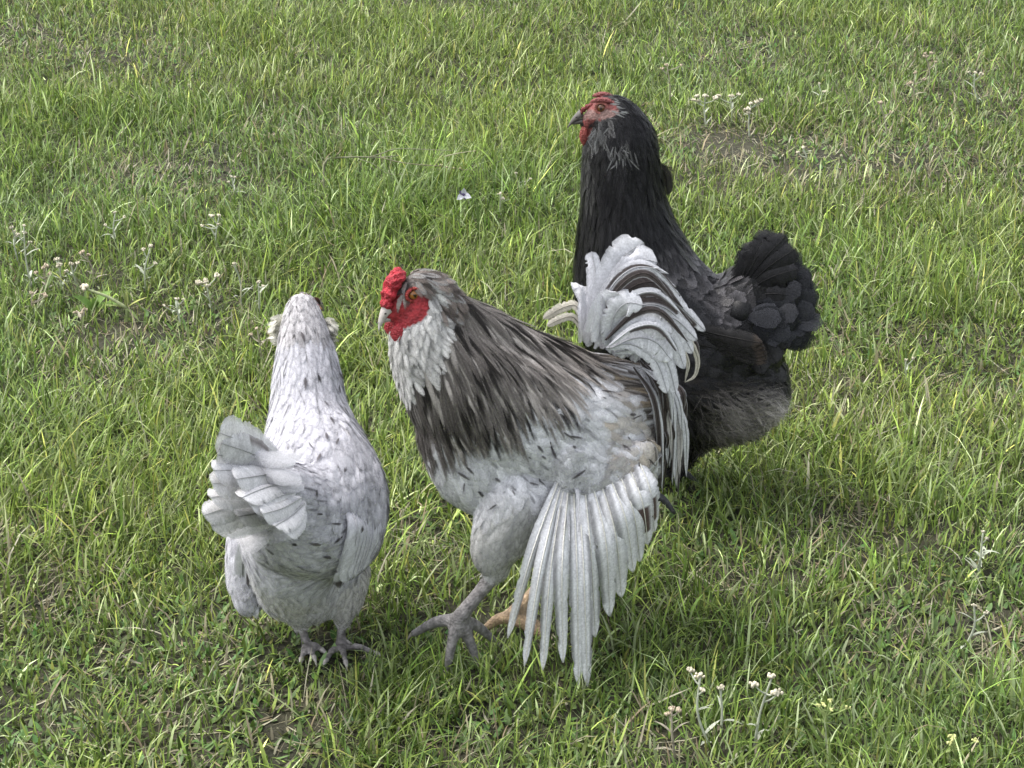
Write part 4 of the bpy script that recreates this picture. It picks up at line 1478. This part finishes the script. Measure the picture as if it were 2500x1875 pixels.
# ------------------------------------------------------------------ BLACK HEN
def build_black_hen():
    B = Bird('hen', 'tall black hen with upright neck and fanned dark tail, standing behind the rooster', 'hen', (1600, 1222), 172)
    S = B.S
    def nd(u, v, r, lat=0):
        p = S(u, v, lat); return (p, B.rm(p, r))
    B.add_chain([nd(1482, 268, 38), nd(1505, 288, 54), nd(1520, 350, 84), nd(1520, 430, 96), nd(1524, 520, 108), nd(1538, 620, 134), nd(1570, 730, 168),
                 nd(1640, 820, 186), nd(1720, 850, 176), nd(1790, 800, 130), nd(1830, 740, 92), nd(1860, 700, 66)], 0, 1, lat=.82, dens=18)
    B.add_chain([nd(1465, 282, 36), nd(1440, 298, 24)], 0, 0, lat=.8, dens=8)
    B.add_chain([nd(1450, 340, 26), nd(1465, 390, 44), nd(1470, 470, 52)], .08, .25, lat=.8, dens=8)
    B.add_chain([nd(1650, 900, 180), nd(1740, 930, 162), nd(1800, 945, 122), nd(1830, 955, 88)], .9, 1.1, lat=.95)
    for lat, hu, ku in ((.05, 1620, 1600), (-.05, 1660, 1650)):
        B.add_chain([nd(hu, 980, 110, lat), nd(hu - 5, 1050, 80, lat), nd(ku, 1100, 45, lat), nd(ku, 1125, 28, lat)], 1.2, 1.4, lat=.8)
    for lat, ku in ((.05, 1600), (-.05, 1650)):
        hk = S(ku, 1120, lat); an = S(ku - 8, 1205, lat)
        an[2] = max(an[2], .02)
        foot(B, hk, an, [np.r_[(an + B.h * .055 + B.l * x)[:2], .010] for x in (-.025, 0, .025)] + [np.r_[(an - B.h * .03)[:2], .010]], .0072, toe_r=.005)
    B.build_body()
    FACE = np.array([[1415, 280], [1440, 248], [1470, 236], [1492, 240], [1510, 262], [1512, 278], [1480, 290], [1450, 296], [1440, 345], [1416, 335], [1425, 300]])
    def face(P):
        u, v = B.mirror_pix(P)
        return polymask(u, v, FACE)
    def nonleg(P, N, s):
        return ~((leg_dist(B, P) < .011) & (B.loc(P)[:, 2] < .085)) & ~face(P)
    def skincol(P, N, s):
        u, v = B.mirror_pix(P)
        c = np.tile(np.array([[.014, .013, .014]]), (len(P), 1))
        lg = (leg_dist(B, P) < .010) & (B.loc(P)[:, 2] < .09)
        c[lg] = (.06, .06, .065)
        f = face(P)
        fc = np.array([[.16, .045, .042]]) * (.5 + 1.0 * vnoise(P, 220, 3))[:, None]
        c = np.where(f[:, None], fc, c)
        lo = f & (v > 268) & (v < 292); c[lo] = c[lo] * .3 + np.array([.28, .20, .18]) * .5
        return c
    B.finish_body(skincol, M_SKIN)
    def spacing(P, s):
        return np.where(s < .1, .0042, np.where(s < .45, .0054, np.where(s > .93, .0052, .0068)))
    P, N, s, d = B.scatter(spacing, nonleg, 80000)
    n = len(P)
    u, v = B.mirror_pix(P)
    fluff = ((v > 925) & (u > 1640)) | (s > 1.15)
    tailc = (u > 1755) & ~fluff & (v < 925)
    d = nrm(d + UP * -.3 * ((s > .45) & ~tailc)[:, None])
    L = np.interp(s, [0, .1, .3, .6, .9, 1.4], [.012, .022, .042, .032, .032, .028]) * rng.uniform(.8, 1.2, n)
    W = np.interp(s, [0, .1, .3, .45, .6, .9, 1.4], [.006, .0075, .009, .013, .020, .022, .012]) * rng.uniform(.85, 1.2, n)
    L = np.where(fluff, .026, L); W = np.where(fluff, .006, W)
    L = np.where(tailc, .036, L); W = np.where(tailc, .025, W)
    bl = np.array([[.0085, .0082, .0090]]) * rnd(n, .6, 1.6)
    cc, ce, ct = bl.copy(), bl * 1.25, bl * 1.0
    # greyish lacing on the back
    back = (v > 560) & (v < 780) & (u > 1590) & (u < 1790)
    lace = np.array([[.11, .105, .112]]) * rnd(n, .4, 1.5)
    ce[back] = (lace * .55)[back]; ct[back] = lace[back] * .9
    front = (u < 1450) & (v > 330) & (v < 460); ct[front] = .09; ce[front] = .05
    brd = (u < 1490) & (v > 290) & (v < 350); k = brd & (rng.random(n) < .5); ct[k] = .16; ce[k] = .12
    k = (rng.random(n) < .02) & (u > 1495) & (u < 1580) & (v > 320) & (v < 380); ct[k] = .2; ce[k] = .15
    fz = np.clip((v - 930) / 60, 0, 1) * np.clip((u - 1690) / 80, 0, 1)
    fc = np.array([[.016, .015, .0145]]) * rnd(n, .6, 1.5) * (1 - fz[:, None]) + np.array([[.20, .185, .175]]) * rnd(n, .5, 1.4) * fz[:, None]
    edge = np.clip((u - 1830) / 60, 0, 1)[:, None]
    fc = fc * (1 + 1.2 * edge)
    cc[fluff] = fc[fluff]; ce[fluff] = fc[fluff]; ct[fluff] = fc[fluff] * 1.3
    lift = np.where(fluff, .32, np.where(tailc, .14, .09)) * rng.uniform(.5, 1.5, n)
    nk = (s < .45) & ~fluff
    rest = ~nk & ~fluff
    plumage(B, P[nk], N[nk], d[nk], s[nk], L[nk], W[nk], cc[nk], ce[nk], ct[nk], lift[nk], 'neck_plumage', 'point', M_BLACKF)
    plumage(B, P[rest], N[rest], d[rest], s[rest], L[rest], W[rest], cc[rest], ce[rest], ct[rest], lift[rest], 'plumage', 'round', M_BLACKF, soft=(1, 1, 1, .95, .55), edge_soft=.8)
    plumage(B, P[fluff], N[fluff], d[fluff], s[fluff], L[fluff], W[fluff], cc[fluff], ce[fluff], ct[fluff], lift[fluff], 'fluff', 'fluff', M_FEATHER, jit=.5)
    # wispy down strands on the fluffy rear
    kk = np.where(fluff & (u > 1700))[0]
    kk = np.repeat(kk, 4)
    m = len(kk)
    V, q, C = feathers(P[kk] + rng.normal(0, .004, (m, 3)), N[kk], d[kk], .026 * rng.uniform(.6, 1.3, m), .0010, ce[kk] * 1.15, ce[kk] * 1.15, ct[kk] * 1.4, .30 * rng.uniform(.3, 1.2, m), -.1, 'fluff', jit=.6)
    b = Buf(); b.add(V, q, c=C); B.add('down', b, M_FEATHER, kind='stuff')
    # face parts
    hc = S(1480, 272)
    beak(B, S(1425, 286), S(1382, 304), B.rm(hc, 21), (.10, .09, .085), hook=.2)
    for sg in (1, -1):
        L_ = B.loc(B.hit(1468, 264)[0]); p = B.W(L_[0], sg * L_[1], L_[2])
        eye(B, p - B.l * sg * .002, .0058, (.10, .04, .015), sg)
        ring = [p + B.h * .008 * math.cos(a) + UP * .007 * math.sin(a) for a in np.linspace(0, 2 * PI, 18)]
        V2, q2, t2 = tube(np.array(ring), .0019, 6, False); b = Buf(); b.add(V2, q2, t2, (.34, .12, .10)); B.add('eyelid', b, M_COMB)
        brow = [p + B.h * (.014 - .028 * t) + UP * (.0075 + .003 * math.sin(PI * t)) - B.l * sg * .001 for t in np.linspace(0, 1, 10)]
        V2, q2, t2 = tube(np.array(brow), np.array([.0012, .0026, .0034, .0038, .004, .0038, .0034, .003, .002, .001]), 6); b = Buf(); b.add(V2, q2, t2, (.19, .05, .048)); B.add('brow', b, M_COMB)
        b = Buf(); V, F = ICO2
        b.add(V * np.array([.006, .004, .013]) * (1 + .3 * (vnoise(V, 3, 4) - .5))[:, None] + S(1427, 328) + B.l * sg * .006, t=F, c=(.24, .055, .045))
        B.add('wattle', b, M_COMB)
    b = Buf()
    for i, (uu, vv, r_) in enumerate(((1443, 257, 7), (1434, 261, 7), (1425, 267, 7), (1417, 275, 6), (1452, 253, 6))):
        p = S(uu, vv); b.add(ICO2[0] * B.rm(p, r_) * (1 + .3 * (vnoise(ICO2[0] + i, 3, i) - .5))[:, None] + p, t=ICO2[1], c=(.16, .03, .03))
    B.add('comb', b, M_COMB)
    # cheek tufts: pale wisps
    m = 60
    for (uu, vv, k_, col) in ((1470, 315, 60, .17), (1520, 352, 26, .16), (1532, 340, 20, .10), (1498, 246, 10, .30), (1516, 252, 14, .30)):
        c0 = side_surface(B, S(uu, vv), 1)
        Pm = c0 + rng.normal(0, .006, (k_, 3)) + B.l * .002
        Dm = nrm(np.tile(-UP - B.h * .2, (k_, 1)) + rng.normal(0, .3, (k_, 3)))
        if vv < 260: Dm = nrm(np.tile(-B.h - UP * .15, (k_, 1)) + rng.normal(0, .2, (k_, 3)))
        wc = np.full((k_, 3), col) * rnd(k_, .5, 1.3)
        V, q, C = feathers(Pm, np.tile(B.l, (k_, 1)), Dm, .018 * rng.uniform(.6, 1.3, k_) * (.6 if vv < 260 else 1), .0026, wc, wc, wc, .1, -.1, 'fluff', jit=.2, bvh=None)
        b = Buf(); b.add(V, q, c=C); B.add('face_tuft', b, M_FEATHER)
    # --- wings
    near = B.l
    for sg in (1, -1):
        wb = Buf(); m = 46
        Pm = np.array([np.array(B.bvh.find_nearest(S(rng.uniform(1590, 1760), rng.uniform(720, 860), sg * .13))[0]) for _ in range(m)])
        Nm = np.array([np.array(B.bvh.find_nearest(p)[1]) for p in Pm])
        wc = np.array([[.012, .012, .0135]]) * rnd(m, .7, 1.8)
        V, q, C = feathers(Pm, Nm, np.tile(nrm(-B.h - UP * .28), (m, 1)), .042, .026, wc, wc * 1.5, wc * 2.0, .14, 0, 'round', bvh=B.bvh)
        wb.add(V, q, c=C)
        wg = B.add('wing', wb, M_BLACKF)
        for i in range(9):
            k = i / 8
            pts = []
            for (uu, vv) in ((1650 + 10 * k, 790 + 60 * k), (1750 + 20 * k, 815 + 62 * k), (1862 + 12 * math.sin(k * 3), 838 + 72 * k)):
                q_ = S(uu, vv, sg * .10); nr_, no_, _, ds = B.bvh.find_nearest(q_)
                pts.append(np.array(nr_) + np.array(no_) * (.010 - .0008 * i) if ds < .05 else q_)
            rr = np.random.default_rng(900 + i)
            fb = big_feather(pts, B.rm(pts[0], 44), B.l * sg + UP * .2, lambda t, c, rr=rr: np.array([.013, .0125, .013]) * rr.uniform(.7, 1.4) + (np.array([.02, .014, .010]) if t > .9 else 0), rows=16, seed=900 + i, split=3, cup=.15)
            B.add('flight_feather', fb, M_BLACKF, wg)
    # --- tail
    tb = Buf(); m = 150
    r_ = np.random.default_rng(33)
    Pm, Dm, Lm, sgn = [], [], [], []
    for i in range(m):
        sg = 1 if i % 3 else -1
        k = r_.random(); q_ = r_.random()
        ang = math.radians(48 - 78 * k)
        rad = .015 + .055 * q_
        c0 = S(1800, 735)
        p = c0 + (-B.h * math.cos(ang) + UP * math.sin(ang)) * rad + B.l * sg * (.052 - .012 * q_ - .05 * max(0, ang) / 1.1 * .6)
        Pm.append(p); Dm.append(-B.h * math.cos(ang) + UP * math.sin(ang)); Lm.append(r_.uniform(.034, .048)); sgn.append(sg)
    Pm = np.array(Pm); Dm = np.array(Dm)
    Nm = nrm(B.l[None] * np.array(sgn)[:, None] + UP * .3 + B.h[None] * .1 + r_.normal(0, .12, (m, 3)))
    wc = np.array([[.012, .0125, .015]]) * rnd(m, .6, 1.4)
    V, q, C = feathers(Pm, Nm, Dm, np.array(Lm), .027, wc, wc * 1.5, wc * 1.7, .0, -.12, 'round', sink=0, jit=.18, soft=(1, 1, 1, .95, .6), edge_soft=.85)
    tb.add(V, q, c=C)
    vv_ = ICO2[0]; vv_ = vv_ * .028 + np.outer(vv_ @ B.l, B.l) * .030      # fleshy root that carries both halves
    tb.add(vv_ + S(1812, 735), t=ICO2[1], c=(.012, .012, .013))
    tail = B.add('tail', tb, M_BLACKF)
    tipsN = [(1850, 588), (1890, 564), (1922, 572), (1944, 606), (1950, 656), (1956, 728), (1944, 778), (1936, 822), (1926, 850), (1895, 888), (1862, 914)]
    for sg in (1, -1):
        for i, (tu, tv) in enumerate(tipsN):
            k = i / (len(tipsN) - 1)
            l0 = sg * .02; l1 = sg * (.012 + .055 * k)
            off = 0 if sg > 0 else -14
            pts = [S(1790, 730, l0), S(1790 * .45 + tu * .55 + 4, 730 * .45 + tv * .55 - 12, (l0 + l1) / 2 + sg * .008), S(tu + off, tv - off * .6, l1)]
            rr = np.random.default_rng(950 + i)
            fb = big_feather(pts, B.rm(pts[2], 70), B.l * sg + UP * .25, lambda t, c, rr=rr: np.array([.011, .0108, .012]) * rr.uniform(.8, 1.3) * (1.5 if t > .9 else 1), tip='blunt' if i % 2 else 'round', rows=20, seed=950 + i + 40 * (sg < 0), split=5, cup=.18, ragged=.04)
            B.add('tail_feather', fb, M_BLACKF, tail)
    # one loose feather sticking out behind the neck
    pts = [S(1602, 395, -.01), S(1624, 425, -.015), S(1630, 478, -.015)]
    fb = big_feather(pts, B.rm(pts[0], 36), B.l, lambda t, c: np.array([.03, .026, .027]), rows=12, seed=990)
    B.add('loose_feather', fb, M_BLACKF)
    build_claws(B, (.05, .05, .05))


build_black_hen()


# ================================================================== WEEDS, FLOWERS AND THE DRY STALK
def upright(bu, bv, tu, tv, lean=0.0):
    b = ground(bu, bv)
    b[2] = float(terrain_z(b[0], b[1])[0])
    t = plane_pt(tu, tv, b + np.array([0, lean, 0]), np.array([0, 1.0, 0]))
    return b, t


def leaf_mesh(base, dirv, length, width, col, droop=.3, rows=7, up=UP):
    """one narrow lance-shaped leaf, folded a little along its midrib"""
    d = nrm(dirv)
    side = nrm(np.cross(d, up))
    nn = np.cross(side, d)
    V, q = [], []
    for i in range(rows):
        t = i / (rows - 1)
        c = base + d * length * t - UP * droop * length * t * t
        w = width * .5 * math.sin(PI * min(1, .12 + .88 * t) ** .9) if t < 1 else 0.0002
        for k in (-1, 0, 1):
            V.append(c + side * k * w + nn * abs(k) * w * .35)
    for i in range(rows - 1):
        for k in range(2):
            a = i * 3 + k
            q.append((a, a + 1, a + 4, a + 3))
    b = Buf(); b.add(np.array(V), np.array(q), c=col)
    return b


def head_cluster(c, r, n, col, rr):
    """woolly cluster of small budlike florets"""
    b = Buf(); V, F = ICO1
    for i in range(n):
        o = rr.normal(0, 1, 3); o = o / np.linalg.norm(o) * r * rr.uniform(.25, 1.0); o[2] = abs(o[2]) * .8
        k = r * rr.uniform(.22, .42)
        sc = np.array([k, k, k * rr.uniform(1.0, 1.7)])
        cc = np.asarray(col) * rr.uniform(.65, 1.15)
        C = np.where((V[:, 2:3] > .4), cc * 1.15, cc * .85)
        b.add(V * sc + c + o, t=F, c=C)
    return b


def weed(label, base, top, heads=3, size=.008, tone='wool', leaves=5, seed=0, group=None, lean=0.0):
    rr = np.random.default_rng(seed)
    b0, t0 = upright(*base, *top, lean)
    root = empty('weed', b0, label, 'weed', group)
    H = np.linalg.norm(t0 - b0)
    stemc = {'wool': (.44, .47, .37), 'green': (.26, .33, .12), 'brown': (.34, .31, .24)}[tone]
    size = size * .62
    headc = {'wool': (.52, .48, .37), 'green': (.50, .52, .22), 'brown': (.42, .35, .26)}[tone]
    mid = b0 * .5 + t0 * .5 + np.r_[rr.normal(0, .06, 2) * H, 0]
    st = spline([b0 - UP * .004, mid, t0], 10)
    b = Buf(); V, q, t = tube(st, np.linspace(.0017, .0011, 10), 6); b.add(V, q, t, stemc)
    so = link('stem', b.mesh('stem', b0), M_PLANT, root)
    for i in range(heads):
        if i == 0:
            c = t0
        else:
            k = rr.uniform(.62, .95)
            p = st[int(k * 9)]
            c = p + np.array([rr.normal(0, 1) * .010 + .007 * (1 if i % 2 else -1), rr.normal(0, .006), rr.uniform(.004, .016)])
            bb = Buf(); V, q, t = tube(spline([p, p * .5 + c * .5 + np.array([0, 0, -.002]), c], 5), np.linspace(.0012, .0008, 5), 5); bb.add(V, q, t, stemc)
            link('branch', bb.mesh('branch', b0), M_PLANT, so)
        hb = head_cluster(c, size * rr.uniform(.75, 1.15), 12, headc, rr)
        link('flower_head', hb.mesh('flower_head', b0), M_BLOOM, root)
    for i in range(leaves):
        k = rr.uniform(.05, .8)
        p = st[int(k * 9)]
        a = rr.uniform(0, 2 * PI)
        lb = leaf_mesh(p, np.array([math.cos(a), math.sin(a), rr.uniform(.5, 1.3)]), rr.uniform(.016, .034), rr.uniform(.003, .0055), np.array(stemc) * rr.uniform(.8, 1.2), droop=rr.uniform(.1, .5))
        link('leaf', lb.mesh('leaf', b0), M_PLANT, root)
    return root


WEEDS = [  # label, base px, top px, heads, size, tone, leaves
    ('woolly weed with pinkish heads in the left clump, standing farthest back', (284, 600), (281, 520), 3, .008, 'wool', 4),
    ('forked woolly weed with three pale heads, up and left of the white hen', (527, 612), (535, 527), 4, .008, 'wool', 3),
    ('pale woolly weed left of the forked one, with two stacked heads', (358, 722), (367, 602), 3, .007, 'wool', 6),
    ('single-headed pale weed nearest to the left of the white hen\'s head', (588, 750), (573, 645), 2, .008, 'wool', 3),
    ('tall slanting woolly weed at the far left edge of the meadow', (80, 715), (58, 552), 4, .007, 'wool', 6),
    ('short grey weed beside the tall slanting one at the left edge', (45, 640), (36, 566), 3, .007, 'wool', 4),
    ('cream-headed weed in the thick of the left clump', (150, 720), (142, 634), 4, .009, 'wool', 6),
    ('thin weed with one cream head just right of the clump\'s cream-headed one', (190, 704), (174, 646), 3, .008, 'wool', 4),
    ('pinkish weed behind the broad-leaved green plant', (228, 704), (201, 615), 3, .007, 'brown', 5),
    ('low brownish-pink weed at the left of the clump', (112, 735), (106, 656), 4, .008, 'brown', 5),
    ('bushy pale weed with a cluster of five heads between clump and white hen', (520, 762), (503, 690), 5, .009, 'wool', 5),
    ('slim weed with a pale head touching the white hen\'s left cheek', (633, 770), (631, 690), 2, .007, 'wool', 2),
    ('small brown-topped weed below the clump at the left edge', (84, 775), (78, 716), 3, .008, 'brown', 4),
    ('squat brown weed below the broad-leaved green plant', (206, 820), (200, 764), 3, .007, 'brown', 4),
    ('thin weed with a tan head just left of the white hen\'s neck', (640, 900), (628, 804), 3, .006, 'brown', 2),
    ('grey curled weed between the left clump and the white hen', (445, 800), (432, 730), 3, .006, 'wool', 6),
    ('cream weed behind the black hen\'s neck, left of three in a row', (1724, 310), (1722, 236), 5, .010, 'wool', 2),
    ('cream weed behind the black hen\'s neck, middle of three in a row', (1786, 300), (1783, 236), 4, .010, 'wool', 2),
    ('cream weed behind the black hen\'s back, right of three in a row', (1830, 336), (1833, 255), 5, .010, 'wool', 3),
    ('thin tall weed just above and right of the black hen\'s crown', (1636, 250), (1628, 160), 3, .008, 'brown', 2),
    ('small white-tipped weed alone in the grass above the black tail', (2004, 262), (1999, 204), 2, .007, 'wool', 2),
    ('reddish-topped weed above the dry patch on the right', (2168, 335), (2148, 252), 3, .008, 'brown', 3),
    ('pinkish weed in the upper right, taller of a pair', (2265, 215), (2258, 132), 4, .009, 'brown', 3),
    ('pinkish weed in the upper right, shorter of a pair', (2240, 250), (2234, 178), 4, .008, 'brown', 3),
    ('slim pale weed near the upper right edge', (2392, 252), (2380, 178), 3, .007, 'wool', 3),
    ('small cream weed at the rim of the dry patch behind the black hen', (1968, 412), (1962, 362), 3, .007, 'wool', 3),
    ('tallest woolly weed in the foreground at the lower right of the rooster', (1736, 1815), (1710, 1652), 4, .008, 'wool', 5),
    ('thin foreground weed just right of the tallest one', (1760, 1786), (1758, 1680), 2, .007, 'wool', 3),
    ('crooked woolly foreground weed with tan double head', (1842, 1818), (1885, 1652), 4, .009, 'wool', 6),
    ('tan-headed foreground weed, leftmost of the lower right group', (1650, 1845), (1640, 1732), 3, .007, 'brown', 4),
    ('bare pale weed leaning near the lower right edge', (2352, 1570), (2378, 1478), 2, .006, 'wool', 3),
    ('silvery many-leaved weed at the right edge of the meadow', (2390, 1400), (2400, 1300), 2, .005, 'wool', 14),
    ('yellow-green seed spike in the grass at the lower right', (2034, 1790), (2027, 1712), 5, .006, 'green', 4),
    ('yellow-green seed spike at the bottom edge on the right', (2330, 1872), (2324, 1808), 5, .006, 'green', 4),
    ('pale budded stem right of the white and violet flower', (1214, 535), (1221, 474), 2, .007, 'wool', 3),
    ('small pale-budded stem left of the black hen\'s breast', (1272, 480), (1259, 424), 2, .007, 'wool', 3),
    ('thin weed with a white head under the black tail on the right', (2220, 930), (2212, 880), 2, .005, 'wool', 3),
    ('pale weed stump left of the dead stalk', (575, 480), (566, 432), 3, .007, 'wool', 3),
]
for i, (lb, ba, to, hd, sz, tn, lv) in enumerate(WEEDS):
    weed(lb, ba, to, hd, sz, tn, lv, seed=60 + i, group='small weeds scattered in the meadow')

# leafy light green plant in the left clump
def leafy_plant():
    b0 = ground(312, 790); b0[2] = float(terrain_z(b0[0], b0[1])[0])
    root = empty('leafy_plant', b0, 'light green leafy plant with long bent stem in the left weed clump', 'plant')
    rr = np.random.default_rng(5)
    top = plane_pt(310, 752, b0, np.array([0, 1.0, 0]))
    b = Buf(); V, q, t = tube(spline([b0 - UP * .004, b0 * .5 + top * .5, top], 6), np.linspace(.004, .003, 6), 7); b.add(V, q, t, (.30, .36, .16)); link('stem', b.mesh('stem', b0), M_PLANT, root)
    e = plane_pt(206, 704, b0, np.array([0, 1.0, 0])); m = plane_pt(262, 724, b0, np.array([0, 1.0, 0]))
    b = Buf(); V, q, t = tube(spline([top, m, e], 10), np.linspace(.0032, .0018, 10), 7); b.add(V, q, t, (.36, .40, .22)); link('branch', b.mesh('branch', b0), M_PLANT, root)
    hb = head_cluster(e, .009, 10, (.55, .50, .38), rr); link('flower_head', hb.mesh('flower_head', b0), M_BLOOM, root)
    for (tu, tv, w, c) in ((360, 718, .009, (.34, .36, .12)), (309, 700, .008, (.30, .34, .12)), (292, 690, .006, (.28, .33, .14)), (248, 738, .007, (.28, .33, .12)), (276, 775, .006, (.26, .32, .14)), (340, 780, .007, (.24, .31, .12))):
        e = plane_pt(tu, tv, b0 + np.array([0, rr.normal(0, .01), 0]), np.array([0, 1.0, 0]))
        lb = leaf_mesh(top, e - top, np.linalg.norm(e - top), w, c, droop=.12); link('leaf', lb.mesh('leaf', b0), M_PLANT, root)
    # broad darker leaves behind
    b1 = ground(230, 765); b1[2] = float(terrain_z(b1[0], b1[1])[0])
    root2 = empty('broad_leaf_plant', b1, 'broad dark green leaves behind the light green plant in the left clump', 'plant')
    for (tu, tv, w) in ((268, 690, .020), (180, 705, .016), (160, 740, .014), (290, 725, .014), (225, 715, .016)):
        e = plane_pt(tu, tv, b1 + np.array([0, rr.normal(0, .02), 0]), np.array([0, 1.0, 0]))
        lb = leaf_mesh(b1, e - b1, np.linalg.norm(e - b1) * 1.1, w, (.17, .27, .075), droop=.25, up=np.array([.1, -.45, .85])); link('leaf', lb.mesh('leaf', b1), M_PLANT, root2)


leafy_plant()


def white_flower():
    b0, t0 = upright(1141, 545, 1132, 474)
    root = empty('flower', b0, 'small white and violet flower in the tall grass behind the rooster', 'flower')
    b = Buf(); V, q, t = tube(spline([b0 - UP * .004, b0 * .5 + t0 * .5 + np.array([.004, 0, 0]), t0], 8), np.linspace(.0018, .0012, 8), 6); b.add(V, q, t, (.2, .28, .1)); link('stem', b.mesh('stem', b0), M_PLANT, root)
    for (dx, dz, l, w, c) in ((-.013, -.008, .016, .011, (.72, .70, .78)), (.014, -.004, .016, .011, (.72, .70, .78)), (.001, .015, .016, .010, (.66, .64, .76)), (-.011, .011, .013, .007, (.16, .12, .24)), (.006, -.013, .012, .006, (.14, .10, .2))):
        lb = leaf_mesh(t0, np.array([dx, -.006, dz]), l, w, c, droop=.05, up=np.array([0, -1.0, .2])); link('petal', lb.mesh('petal', b0), M_BLOOM, root)
    b = Buf(); b.add(ICO1[0] * .0028 + t0 + np.array([0, -.003, 0]), t=ICO1[1], c=(.10, .07, .16)); link('flower_centre', b.mesh('flower_centre', b0), M_BLOOM, root)
    for a in (.3, 2.4, 4.4):
        lb = leaf_mesh(b0 + UP * .008, np.array([math.cos(a), math.sin(a), .9]), .03, .004, (.13, .2, .06)); link('leaf', lb.mesh('leaf', b0), M_PLANT, root)


white_flower()


def dry_stalk():
    b0 = ground(792, 492); b0[2] = float(terrain_z(b0[0], b0[1])[0])
    root = empty('dry_stalk', b0, 'thin dead weed stalk bent flat with fine branches, above the grass at upper centre', 'stalk')
    pl = lambda u, v, dy=0: plane_pt(u, v, b0 + np.array([0, dy, 0]), np.array([0, 1.0, 0]))
    def br(name, px, r0, r1, col, parent):
        pts = spline([pl(u, v, k * .01) for k, (u, v) in enumerate(px)], 14)
        b = Buf(); V, q, t = tube(pts, np.linspace(r0, r1, 14), 6); b.add(V, q, t, col)
        return link(name, b.mesh(name, b0), M_TWIG, parent)
    col = (.20, .20, .13)
    st = br('stem', [(792, 492), (790, 430), (794, 391), (830, 385), (876, 383), (930, 384), (972, 380)], .0022, .0012, col, root)
    br('branch', [(905, 383), (940, 372), (962, 364), (1020, 364), (1107, 368)], .0012, .0006, col, root)
    c2 = br('branch', [(930, 384), (975, 396), (1025, 402), (1075, 406), (1110, 412), (1176, 418)], .0013, .0006, (.24, .22, .14), root)
    br('branch', [(876, 388), (910, 400), (944, 423), (985, 426), (1031, 428)], .0010, .0006, (.28, .28, .18), root)
    br('branch', [(1085, 382), (1120, 374), (1158, 368)], .0012, .0006, (.36, .34, .22), root)
    rr = np.random.default_rng(3)
    for (u, v) in ((1076, 404), (1090, 408), (1108, 411), (1122, 412), (1140, 415), (1158, 370)):
        hb = head_cluster(pl(u, v, .03), .0035, 5, (.40, .36, .24), rr); link('seed_head', hb.mesh('seed_head', b0), M_BLOOM, root)


dry_stalk()
